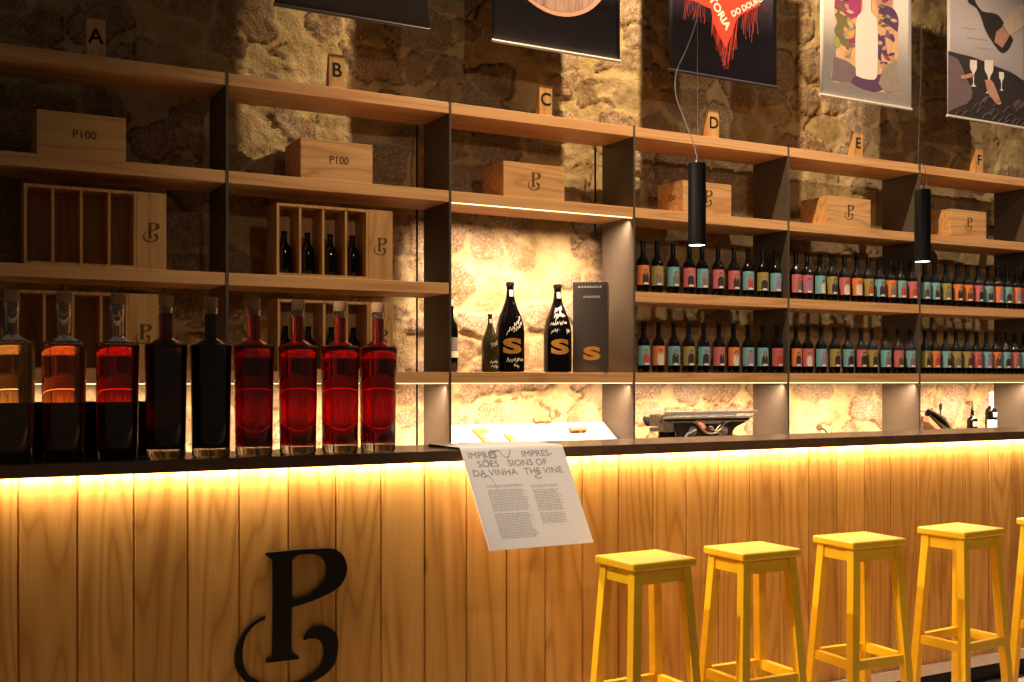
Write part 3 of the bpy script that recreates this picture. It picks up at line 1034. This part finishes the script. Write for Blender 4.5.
# carton
xa, xb = X(572.5, 5.36), X(606, 5.36)
t = empty('bottle_carton', (X(590, 5.35), 5.35, zs), 'tall dark brown carton with gold S beside the large signed bottles', 'carton', None, math.radians(-37))
w = .098
MB().box(-w, w, 0, .16, 0, .50).build('carton_body', M['card'], t, bevel=.002)
MB().box(-w, w, 0, .16, .5005, .515).build('lid', M['card'], t, bevel=.002)
g = S_glyph.copy(); g.transform(Matrix.Translation((0, 0, 0)) @ Matrix.Diagonal((.135, .08, .098, 1)))
put(g, 'gold_logo', M['gold'], t, loc=(.01, -.001, .105))
mb = MB()
rn = random.Random(2)
for (z, a, b) in ((.487, -w + .03, w - .03), (.430, -w + .06, w - .045)):
    x = a
    while x < b:
        l_ = .008 + rn.random() * .006
        pts = [(x, -.001, z - .007 + rn.random() * .004), (x + l_ * .4, -.001, z + .006 + rn.random() * .004), (x + l_ * .7, -.001, z - .006), (x + l_, -.001, z + rn.random() * .006)]
        mb.tube(pts, .0013, 4); x += l_ + .004
mb.build('marker_writing', M['white_ink'], t)

# ---------------------------------------------------------------- low niches: display board with corkscrews
ang = math.atan2(.17, .22)
xl, xr = X(452, 5.38), X(627, 5.36)
bd = empty('display_board', ((xl + xr) / 2, 5.36, Z_BASE), 'sloping white display board behind the text sheet', 'display board')
hw = (xr - xl) / 2
MB().hexa([(-hw, 0, 0), (hw - .01, 0, 0), (hw - .01, .24, 0), (-hw, .24, 0), (-hw, 0, .035), (hw - .01, 0, .035), (hw - .01, .235, .185), (-hw, .235, .185)]).build('board', M['white_board'], bd, bevel=.002)
SL = (.150 / .235)


def on_board(px, k):
    """point on the sloping face; k = 0 at the front, 1 at the back"""
    y = 5.36 + .235 * k
    return Vector((X(px, y), y, Z_BASE + .035 + .15 * k))


def corkscrew(px, k, L_, label, dx=.02):
    p = on_board(px, k)
    t = empty('corkscrew', p + Vector((0, 0, .019)), label, 'corkscrew')
    mb = MB()
    Rm = Matrix.Rotation(math.pi / 2, 3, 'Y')
    mb.lathe([(0, -.055), (.013, -.055), (.018, -.047), (.015, 0), (.018, .047), (.013, .055), (0, .055)], n=16, M=Rm.to_4x4().to_3x3())
    mb.build('handle', M['handle_wood'], t)
    pts = []
    for q in range(40):
        s = q / 39
        y = -L_ * s; z = y * SL
        rr = .0 if s < .35 else .004
        pts.append((dx * s + rr * math.cos(q * 1.1), y, z - .001 + rr * math.sin(q * 1.1)))
    MB().tube(pts, .0028, 6).build('screw', M['steel'], t)


corkscrew(542, .98, .12, 'corkscrew with turned wooden handle at the top edge of the white board', .05)
corkscrew(578, .62, .08, 'corkscrew with wooden handle lower on the right of the white board', .03)
p = on_board(473, .75)
t = empty('folding_corkscrew', p + Vector((0, 0, .004)), 'golden hooked corkscrew at the left of the white board', 'corkscrew')
MB().hexa([(0, 0, 0), (.02, 0, 0), (.07, -.15, -.15 * SL), (.035, -.15, -.15 * SL), (0, .0, .01), (.02, 0, .01), (.07, -.15, .01 - .15 * SL), (.035, -.15, .01 - .15 * SL)]).build('lever', M['gold'], t)
MB().hexa([(-.004, -.016, -.011), (.085, -.016, -.011), (.085, .006, .003), (-.004, .006, .003), (-.004, -.016, .0), (.085, -.016, .0), (.085, .006, .014), (-.004, .006, .014)]).build('arm', M['gold'], t)
p = on_board(503, .60)
t = MB().hexa([(0, 0, 0), (.035, 0, 0), (.070, -.13, -.13 * SL), (.030, -.13, -.13 * SL), (0, .0, .01), (.035, 0, .01), (.070, -.13, .01 - .13 * SL), (.030, -.13, .01 - .13 * SL)]).build('bottle_opener', M['gold'], loc=p + Vector((0, 0, .004)))
tag(t, 'flat golden bottle opener on the white board, next to the hooked corkscrew', 'bottle opener')

# ---------------------------------------------------------------- antique typewriter
M['gun'] = plain('worn_gunmetal', (.045, .036, .028), .4, .2, var=.5, scale=40)
ty = 5.47
t = empty('typewriter', (X(695, ty), ty, Z_BASE), 'antique nickel and black typewriter standing in the lit niche under letter D', 'typewriter')
def tX(px): return X(px, ty) - t.location.x
x0, x1 = tX(668), tX(722)
def tP(c): return [(tX(a), Z(a, b, ty) - Z_BASE) for a, b in c]
base = catmull(tP([(668, 441), (668, 432), (662, 429), (655, 426), (652, 419), (655, 416), (660, 417.5), (736, 417.5), (741, 415), (741, 419), (734, 423), (727, 427), (724, 433), (723, 441)]), 4)
hole = catmull(tP([(688, 420), (716, 420), (713, 425), (708, 430), (702, 431.5), (696, 430), (691, 425)]), 4)
me = shape_mesh([base, hole], .010)
put(me, 'front_frame', M['gun'], t, loc=(0, -.08, 0))
put(me, 'rear_frame', M['black'], t, loc=(0, .09, 0))
rim = catmull([Vector((a, b, 0)) for a, b in tP([(683, 421), (689, 424), (694, 430), (702, 433), (710, 430), (715, 423), (721, 420)])], 5, False, 400)
MB().tube([(p[0], -.088, p[1]) for p in rim], .006).build('basket_rim', M['steel'], t)
for a_ in (684, 715):
    c_ = tP([(a_, 430.5)])[0]
    MB().lathe([(0, 0), (.030, 0), (.030, .006), (.020, .009), (0, .009)], n=20, M=Matrix.Rotation(math.pi / 2, 3, 'X')).build('side_medallion', M['steel'], t, loc=(c_[0], -.082, c_[1]))
MB().box(x0 + .06, x1 - .01, -.06, .085, 0, .05).build('body', M['black'], t, bevel=.008)
Rx = Matrix.Rotation(math.pi / 2, 3, 'Y')
MB().lathe([(0, tX(655)), (.022, tX(655)), (.022, tX(737)), (0, tX(737))], n=20, M=Rx).build('platen', M['black_matt'], t, loc=(0, .02, .205))
zt1 = Z(700, 412, ty) - Z_BASE
MB().box(tX(655), tX(747), -.100, -.090, zt1 - .008, zt1 + .010).build('carriage_rail', M['steel'], t, bevel=.002)
MB().box(tX(654), tX(742), -.102, -.092, zt1 - .036, zt1 - .022).build('scale_bar', M['steel'], t, bevel=.002)
MB().box(tX(659), tX(738), -.098, -.092, zt1 - .058, zt1 - .052).build('lower_bar', M['steel'], t)
MB().box(tX(654), tX(664), -.099, .05, .125, zt1 - .010).build('carriage_end', M['gun'], t, bevel=.006)
MB().tube([(tX(643), -.05, .155), (tX(656), -.05, .155)], .005).build('return_lever', M['steel'], t)
MB().tube([(tX(739), -.05, .20), (tX(738.5), -.05, .25)], .003).build('paper_finger', M['steel'], t)
# type basket: half bowl of type bars
mb = MB()
cxx = tX(697)
for k in range(15):
    a = math.pi * (k + .5) / 15
    mb.tube([(cxx + .05 * math.cos(a), -.055, .155 - .02 * math.sin(a)), (cxx + .11 * math.cos(a) * .95, -.03, .150 - .085 * math.sin(a))], .003, 5)
mb.build('type_bars', M['steel'], t)
MB().lathe([(0, -.03), (.05, -.03), (.095, .0), (.1, .05), (0, .05)], n=24, M=Matrix.Rotation(-math.pi / 2, 3, 'X')).build('basket_plate', plain('copper_brown', (.20, .08, .04), .35, .6), t, loc=(cxx, .03, .125))
mb = MB()
for k in range(20):
    xx = x0 + .02 + (x1 - x0 - .04) * k / 19
    mb.tube([(xx, -.085, .025), (xx, -.125, .040)], .0025, 5)
    mb.lathe([(0, 0), (.009, 0), (.009, .004), (0, .004)], c=(xx, -.127, .040), n=10)
mb.build('keys', M['steel'], t)
for sx in (-1, 1):
    MB().tube([(tX(695) + sx * .19, -.07, .03), (tX(695) + sx * .12, -.085, .11), (tX(695) + sx * .06, -.085, .135)], .008).build('side_arm', M['steel'], t)

# small dark tap or figurine in the next niche
yy = 5.48
t = empty('wire_stopper', (X(819.5, yy), yy, Z_BASE), 'small dark wire stopper standing in the lit niche under letter E', 'stopper')
MB().lathe([(0, 0), (.028, 0), (.028, .006), (.006, .010), (.005, .115), (0, .115)], n=18).build('stem', M['steel'], t)
MB().lathe([(0, .10), (.016, .104), (.020, .122), (.014, .142), (0, .147)], n=18).build('knob', plain('dark_cork', (.09, .045, .02), .6), t)
MB().tube([(.01, 0, .12), (.04, -.01, .105), (.055, -.01, .085), (.05, -.01, .07)], .006).build('lever', M['black'], t)

# ---------------------------------------------------------------- tilted bottle in its cradle, two liqueur bottles
yy = 5.46
cx0 = X(940, yy)
t = empty('decanting_cradle', (cx0, yy, Z_BASE), 'tilted metal decanting cradle at the left of the niche under letter F', 'cradle')
def cX(px): return X(px, yy) - cx0
def cZ(px, py): return Z(px, py, yy) - Z_BASE
for sy in (-.05, .05):
    MB().tube([(cX(922.5), sy, cZ(922.5, 408)), (cX(938), sy, cZ(938, 417)), (cX(953), sy, .03)], .006).build('side_rail', M['steel'], t)
MB().hexa([(cX(922), -.06, cZ(922, 422)), (cX(942), -.06, 0), (cX(942), .06, 0), (cX(922), .06, cZ(922, 422)),
           (cX(922), -.06, cZ(922, 416)), (cX(942), -.06, .035), (cX(942), .06, .035), (cX(922), .06, cZ(922, 416))]).build('ramp', plain('warm_cradle_wood', (.42, .26, .14), .5), t)
MB().box(cX(922), cX(923.5), -.008, .008, 0, cZ(922, 416)).build('end_post', M['steel'], t)
MB().tube([(cX(940.7), 0, cZ(940, 418)), (cX(940.7), 0, cZ(940.7, 408))], .005).build('crank_rod', M['black'], t)
MB().lathe([(0, -.03), (.009, -.028), (.012, 0), (.009, .018), (0, .02)], n=14).build('crank_grip', M['black'], t, loc=(cX(940.7), 0, cZ(940.7, 406)))
MB().box(cX(938), cX(945), -.03, .03, cZ(940, 419), cZ(940, 417.3)).build('clamp_plate', M['steel'], t)
a = Vector((cX(929), 0, cZ(929, 412))); b = Vector((cX(956), 0, .030))
d = (b - a)
L_ = d.length
q = Vector((0, 0, 1)).rotation_difference(d).to_matrix()
tb = empty('wine_bottle', (cx0 + a.x, yy, Z_BASE + a.z), 'dark wine bottle lying tilted in the metal cradle', 'wine bottle')
body_prof = [(0, 0), (.033, 0), (.036, .004), (.036, L_ * .55), (.030, L_ * .64), (.015, L_ * .74), (.013, L_ * .80)]
MB().lathe(body_prof, n=24, M=q).build('bottle_body', M['bottle'], tb)
MB().lathe([(.0135, L_ * .78), (.014, L_ * .97), (.012, L_), (0, L_)], n=18, M=q).build('capsule', M['gold'], tb)

t = empty('liqueur_bottle', (X(972.3, 5.5), 5.5, Z_BASE), 'squat dark bottle with thin pourer and cream label in the niche under letter F', 'bottle')
MB().lathe([(0, 0), (.036, 0), (.038, .004), (.038, .14), (.034, .155), (.016, .170), (.012, .18), (.0115, .215), (0, .216)], n=26).build('bottle_body', M['bottle'], t)
MB().lathe([(0, .213), (.010, .213), (.007, .235), (.003, .245), (.0022, .285), (0, .286)], n=14).build('pourer', M['black'], t)
m = MB()
grid_patch(m, -.045, .040, .01, .075, .0385); m.build('label', M['cream'], t)
m = MB(); grid_patch(m, -.030, .040, .098, .135, .0386); m.build('upper_label', M['greylab'], t)
t = empty('liqueur_bottle', (X(991, 5.47), 5.47, Z_BASE), 'tall bottle with white neck wrap and large cream label, right in the lit niche', 'bottle')
MB().lathe([(0, 0), (.039, 0), (.041, .004), (.041, .205), (.036, .222), (.018, .240), (.0145, .25), (.0140, .27)], n=26).build('bottle_body', M['bottle'], t)
MB().lathe([(.0160, .238), (.0150, .25), (.0148, .325), (.0165, .327), (.0165, .345), (0, .346)], n=20).build('neck_wrap', M['paper'], t)
m = MB(); grid_patch(m, -.06, .045, .01, .145, .0416); m.build('label', M['cream'], t)
m = MB(); grid_patch(m, -.02, .03, .165, .20, .0416); m.build('upper_label', M['white_ink'], t)
m = MB(); grid_patch(m, -.03, .02, .285, .305, .0155); m.build('neck_band', plain('green_band', (.10, .20, .04), .5), t)

# ---------------------------------------------------------------- pendant lamps
YL = 3.35
def pendant(px, top, cord, label):
    xx = X(px, YL)
    zb, zt = 1.842, 2.150
    t = empty('pendant_lamp', (xx, YL, zb), label, 'pendant lamp', 'black cylinder pendant lamps over the counter')
    h = zt - zb
    MB().lathe([(.0305, .010), (.0305, .001), (.031, 0), (.0335, .002), (.0335, h - .002), (.032, h), (0, h)], n=36, caps=False).build('shade', M['black_matt'], t)
    MB().lathe([(0, .0010), (.0303, .0010), (.0303, .006), (0, .006)], n=32).build('lens', M['lens'], t)
    MB().lathe([(0, h), (.010, h), (.008, h + .012), (.004, h + .02), (0, h + .02)], n=16).build('cord_grip', M['steel'], t)
    for c, r in cord:
        pts = catmull([Vector((X(a, YL) - xx, 0, Z(a, b, YL) - zb)) for a, b in c], 8, False, 400)
        MB().tube([tuple(p) for p in pts] + [(c_[0], 0, c_[1]) for c_ in [(X(c[-1][0], YL) - xx, Z(*c[-1], YL) - zb)]][:0], r, 6).build('cord', M['cable'], t)
    d = bpy.data.lights.new('pendant_light', 'SPOT'); d.energy = 9; d.spot_size = math.radians(80); d.spot_blend = .6
    d.shadow_soft_size = .025; d.color = (1, .82, .6)
    o = bpy.data.objects.new('pendant_light', d); link(o); o.location = (xx, YL, zb - .004)


pendant(697, 0, [([(697.5, 160), (694, 145), (684, 118), (676, 95), (676.5, 72), (686, 50), (695, 25), (699, 0), (700, -40)], .0022), ([(698, 160), (697.5, 80), (697.5, -40)], .0007)],
        'black cylinder pendant lamp in front of the box under letter D')
pendant(922.5, 0, [([(924.5, 187), (922, 178), (918.5, 166), (919, 130), (921, 60), (921.5, -30)], .0016), ([(926, 187), (927, 180), (924.5, 168), (921, 163)], .0014)],
        'black cylinder pendant lamp at the upright between letters E and F')

# ---------------------------------------------------------------- banners
YBN = 5.24
M['bn_dark'] = plain('dark_indigo_print', (.040, .034, .058), .38, var=.06, scale=4)
M['bn_dark2'] = plain('dark_plum_print', (.075, .056, .062), .38, var=.1, scale=4)
M['bn_white'] = plain('white_print', (.78, .73, .70), .45, var=.02)
M['bn_pale'] = plain('pale_lilac_print', (.50, .46, .50), .45, var=.08, scale=2)
M['p_red'] = plain('shawl_red', (.75, .05, .025), .55, var=.1)
M['p_wood'] = wood('cut_wood_print', (.20, .11, .09), (.30, .18, .15), (.38, .25, .21), 'Z', 20, .05, 6, .6)
for nm, c in (('purple', (.10, .03, .12)), ('magenta', (.35, .03, .16)), ('olive', (.16, .13, .05)), ('ochre', (.60, .34, .10)), ('green', (.30, .33, .05)),
              ('peach', (.66, .40, .22)), ('mauve', (.16, .11, .13)), ('taupe', (.30, .24, .20)), ('beige', (.62, .50, .42)), ('charcoal', (.03, .025, .028)), ('rose', (.50, .27, .20))):
    M['p_' + nm] = plain(nm + '_ink', c, .5, var=.10, scale=25)


def banner(x0, label, mat, edge_mat):
    t = empty('hanging_banner', (x0, YBN, 3.129), label, 'banner', 'printed banners hanging above the shelving')
    w, h = .815, 1.21
    n = 24
    vs, fs = [], []
    wav = lambda u: .004 * math.sin(u * 9) + .003 * math.sin(u * 21 + 1)
    for k in range(n + 1):
        u = w * k / n
        for z in (0.012, h): vs.append((u, 0, z))
    for k in range(n): fs.append((2 * k, 2 * k + 2, 2 * k + 3, 2 * k + 1))
    o = MB().add(vs, fs, True).build('cloth', mat, t)
    so = o.modifiers.new('solid', 'SOLIDIFY'); so.thickness = .002; so.offset = 0
    MB().lathe([(0, -.004), (.009, -.004), (.009, w + .004), (0, w + .004)], n=14, M=Matrix.Rotation(math.pi / 2, 3, 'Y')).build('bottom_bar', edge_mat, t, loc=(0, 0, .008))
    MB().lathe([(0, -.004), (.009, -.004), (.009, w + .004), (0, w + .004)], n=14, M=Matrix.Rotation(math.pi / 2, 3, 'Y')).build('top_bar', edge_mat, t, loc=(0, 0, h))
    for u in (.06, w - .06):
        MB().tube([(u, 0, h), (u, 0, h + .8)], .0012, 5).build('hanging_wire', M['cable'], t)
    def P_(pts, name, m, layer=1, smooth=5, px=True, th=.0007):
        if px: pts = [(X(a, YBN) - x0, Z(a, b, YBN) - 3.129) for a, b in pts]
        if smooth: pts = catmull(pts, smooth, True, 65)
        pts = [(min(max(a, .003), w - .003), min(b, h - .01)) for a, b in pts]
        if max(b for a, b in pts) - min(b for a, b in pts) < .001: return
        if max(a for a, b in pts) - min(a for a, b in pts) < .001: return
        put(shape_mesh([pts], th), name, m, t, loc=(0, -.001 - .0009 * layer, 0))
    return t, P_


M['bar_dark'] = plain('dark_bar', (.10, .085, .10), .3, .2)
M['bar_pale'] = plain('pale_bar', (.70, .66, .64), .35)
t, P_ = banner(1.567, 'dark plum banner with a plain lower edge, leftmost above the letter B', M['bn_dark2'], M['bar_dark'])
t, P_ = banner(2.747, 'dark banner with a round slab of cut wood, above the letter C', M['bn_dark'], M['bar_pale'])
cc = [(.41 + .36 * math.cos(k * .1047), .561 + .36 * math.sin(k * .1047)) for k in range(60)]
P_(cc, 'printed_bark_ring', M['p_rose'], 1, 0, False)
cc = [(.41 + .335 * math.cos(k * .1047), .561 + .335 * math.sin(k * .1047)) for k in range(60)]
P_(cc, 'printed_wood_slab', M['p_wood'], 2, 0, False)

t, P_ = banner(3.907, 'dark banner with a red fringed shawl and white words, above the letter D', M['bn_dark'], M['bn_dark'])
P_([(668, -60), (683, -6), (694, 1), (711, 9), (713, 22), (719, 35), (725.5, 48), (731, 36), (737, 19), (748, 11), (761, 5), (757, -6), (775, -60)], 'printed_shawl', M['p_red'], 1, 3)
M['p_red2'] = plain('shawl_fringe_red', (.50, .05, .04), .55, var=.2)
rn = random.Random(6)
mb = MB()
def strands(xa, ya, xb, yb, n, la, lb, side=0):
    for k in range(n):
        s = k / (n - 1)
        px = xa + (xb - xa) * s; py = ya + (yb - ya) * s
        ln = la + (lb - la) * rn.random()
        pts = []
        for q in range(6):
            v = q / 5
            a, b = px + math.sin(v * 5 + k) * .7 + side * v, py + ln * v
            pts.append((X(a, YBN) - 3.907, -.003, Z(a, b, YBN) - 3.129))
        mb.tube(pts, .0011, 4)
strands(684, 0, 704, 4, 12, 10, 22)
strands(711, 10, 724, 44, 16, 16, 30, 1)
strands(725, 47, 737, 20, 16, 18, 30, -1)
strands(742, 14, 757, 6, 10, 14, 36)
strands(758, 3, 762, 4, 3, 10, 12, 9)
mb.build('printed_fringe', M['p_red2'], t)
def ptext(body, px, py, size, rot, bold=.02):
    me = text_mesh(body, size, .0005, bold)
    me.transform(Matrix.Rotation(math.radians(rot), 4, 'Y'))
    put(me, 'printed_text', M['bn_white'], t, loc=(X(px, YBN) - 3.907, -.0032, Z(px, py, YBN) - 3.129))
ptext('TORIA', 719.5, 13, .072, 52, .03)
ptext('DO DOURO', 747, 6.5, .050, -30, .03)

t, P_ = banner(5.083, 'white banner with a pale bottle silhouette among colourful shapes, above the letter E', M['bn_white'], M['bar_pale'])
P_([(834, -80), (834, 0), (835, 30), (836, 57), (832, 70), (831, 80), (838, 83), (848, 81), (858, 85), (868, 92), (878, 92), (888, 93), (898, 94), (899, 90), (895, 80), (897, 60), (898, 40), (897, 20), (893, 8), (896, -80)], 'printed_scenery', M['p_peach'], 1)
P_([(834, 57), (838, 58), (848, 62), (860, 72), (868, 80), (866, 87), (852, 82), (840, 82), (831, 80), (832, 72)], 'printed_hill', M['p_mauve'], 2)
P_([(856, 76), (870, 76), (884, 74), (892, 78), (884, 88), (874, 92), (860, 88), (850, 82)], 'printed_river', M['p_purple'], 3)
P_([(884, 68), (896, 60), (897, 78), (899, 92), (886, 92), (878, 84)], 'printed_field', M['p_taupe'], 4)
P_([(837, -70), (861, -60), (861, 8), (854, 18), (845, 22), (840, 12), (834, 8), (835, -10)], 'printed_grapes', M['p_magenta'], 2)
P_([(834, 14), (842, 12), (850, 20), (856, 30), (852, 44), (844, 46), (838, 40), (834, 30), (837, 22)], 'printed_leaves', M['p_olive'], 3)
P_([(844, 26), (849, 30), (855, 29), (853, 37), (846, 39), (842, 34)], 'printed_leaf', M['p_ochre'], 4)
P_([(834, 36), (838, 37), (840, 45), (836, 48), (834, 44)], 'printed_leaf', M['p_green'], 4)
P_([(878, 10), (886, 6), (894, 10), (898, 20), (897, 32), (889, 26), (880, 20)], 'printed_vine', M['p_purple'], 3)
P_([(874, 2), (879, 2), (890, 40), (886, 58), (880, 66), (874, 66)], 'printed_arm', M['p_peach'], 2)
P_([(877, 34), (884, 36), (886, 50), (889, 60), (885, 58), (880, 50), (881, 62), (877, 56)], 'printed_figure', M['p_purple'], 4)
P_([(878, -70), (893, -60), (892, 4), (880, 8), (875, -5)], 'printed_blossom', M['p_rose'], 3)
rn = random.Random(8)
cols = ['purple', 'magenta', 'olive', 'ochre', 'green', 'mauve', 'rose', 'peach', 'taupe']
for k in range(60):
    if k % 2: a, b = rn.uniform(837, 853), rn.uniform(-15, 56)
    else: a, b = rn.uniform(878, 894), rn.uniform(-15, 66)
    th = rn.uniform(0, 3.14); l_, w_ = rn.uniform(2.2, 4.6), rn.uniform(1.0, 2.2)
    if b < -100: continue
    q = [(l_, 0), (.3 * l_, w_), (-.7 * l_, .8 * w_), (-l_, 0), (-.6 * l_, -w_), (.4 * l_, -.9 * w_)]
    pts = [(a + x_ * math.cos(th) - y_ * math.sin(th), b + x_ * math.sin(th) + y_ * math.cos(th)) for x_, y_ in q]
    P_(pts, 'printed_leaf', M['p_' + (rn.choice(cols[:3] + cols[5:7]) if b < 12 else rn.choice(cols))], 4 + .02 * k, 2, th=.0004)
P_([(855.5, -90), (871, -90), (870, 0), (872, 14), (876.5, 22), (877, 60), (876, 77), (870, 80), (858, 77), (855, 70), (855.5, 22), (861, 12), (862, 0)], 'printed_bottle', M['bn_white'], 6, 4)

t, P_ = banner(6.246, 'pale banner with a tilted bottle above wine glasses, rightmost above the letter F', M['bn_pale'], M['bar_pale'])
P_([(948, 51), (960, 54), (972, 57), (985, 62), (1000, 68), (1012, 73), (1026, 82), (1050, 92), (1050, 150), (1024, 128.5), (985, 123.5), (948, 117.5)], 'printed_vineyard', M['p_charcoal'], 1, 3)
P_([(948, 55), (958, 60), (966, 78), (972, 92), (968, 102), (956, 108), (948, 112)], 'printed_sleeve', M['p_mauve'], 2)
P_([(966, -40), (973, -4), (979, 8), (984, 12), (996, 14), (1003, 22), (1013, 40), (1008, 50), (1001, 53), (992, 42), (985, 30), (981, 18), (976, 8), (966, -2)], 'printed_bottle', M['p_charcoal'], 2, 3)
P_([(996, 32), (1003, 26), (1009, 36), (1002, 48), (994, 42)], 'printed_label', M['p_rose'], 3, 0)
P_([(1002, 26), (1012, 10), (1030, 2), (1060, -8), (1060, 10), (1030, 22), (1012, 34), (1008, 34)], 'printed_hand', M['p_beige'], 3)
for a, b, s in ((973, 60, 1.0), (988.5, 60, 1.25), (1001, 72, .7)):
    P_([(a - 3.4 * s, b), (a + 3.4 * s, b + .5), (a + 3.2 * s, b + 9 * s), (a + .8 * s, b + 14 * s), (a + .6 * s, b + 24 * s), (a + 3 * s, b + 27 * s), (a - 3 * s, b + 26.5 * s), (a - .6 * s, b + 24 * s), (a - .8 * s, b + 14 * s), (a - 3.4 * s, b + 8 * s)], 'printed_glass', M['bn_white'], 4, 3)
P_([(984, 80), (992, 82), (1001, 104), (996, 104), (988, 94)], 'printed_hand', M['p_rose'], 5)
P_([(960, 76), (972, 73), (974, 77), (962, 79)], 'printed_hand', M['p_rose'], 5)
mb = MB()
rn = random.Random(3)
for k in range(46):
    a = 952 + rn.random() * 100; b = 98 + rn.random() * 22 + (a - 952) * .12
    pts = [(X(a + q * 2.6, YBN) - 6.246, -.0062, Z(a + q * 2.6, b - 6 * math.sin(q * .7), YBN) - 3.129) for q in range(5)]
    mb.tube(pts, .0022, 4)
mb.build('printed_vines', M['p_mauve'], t)
mb = MB()
for (px, py, n_) in ((962, 28, 7), (967, 38, 10), (975, 48, 8)):
    for q in range(n_):
        a = px + q * 2.1; b = py + q * .3
        xx, zz = X(a, YBN) - 6.246, Z(a, b, YBN) - 3.129
        mb.box(xx, xx + .007, -.0035, -.003, zz, zz + .007)
mb.build('printed_caption', M['p_taupe'], t)
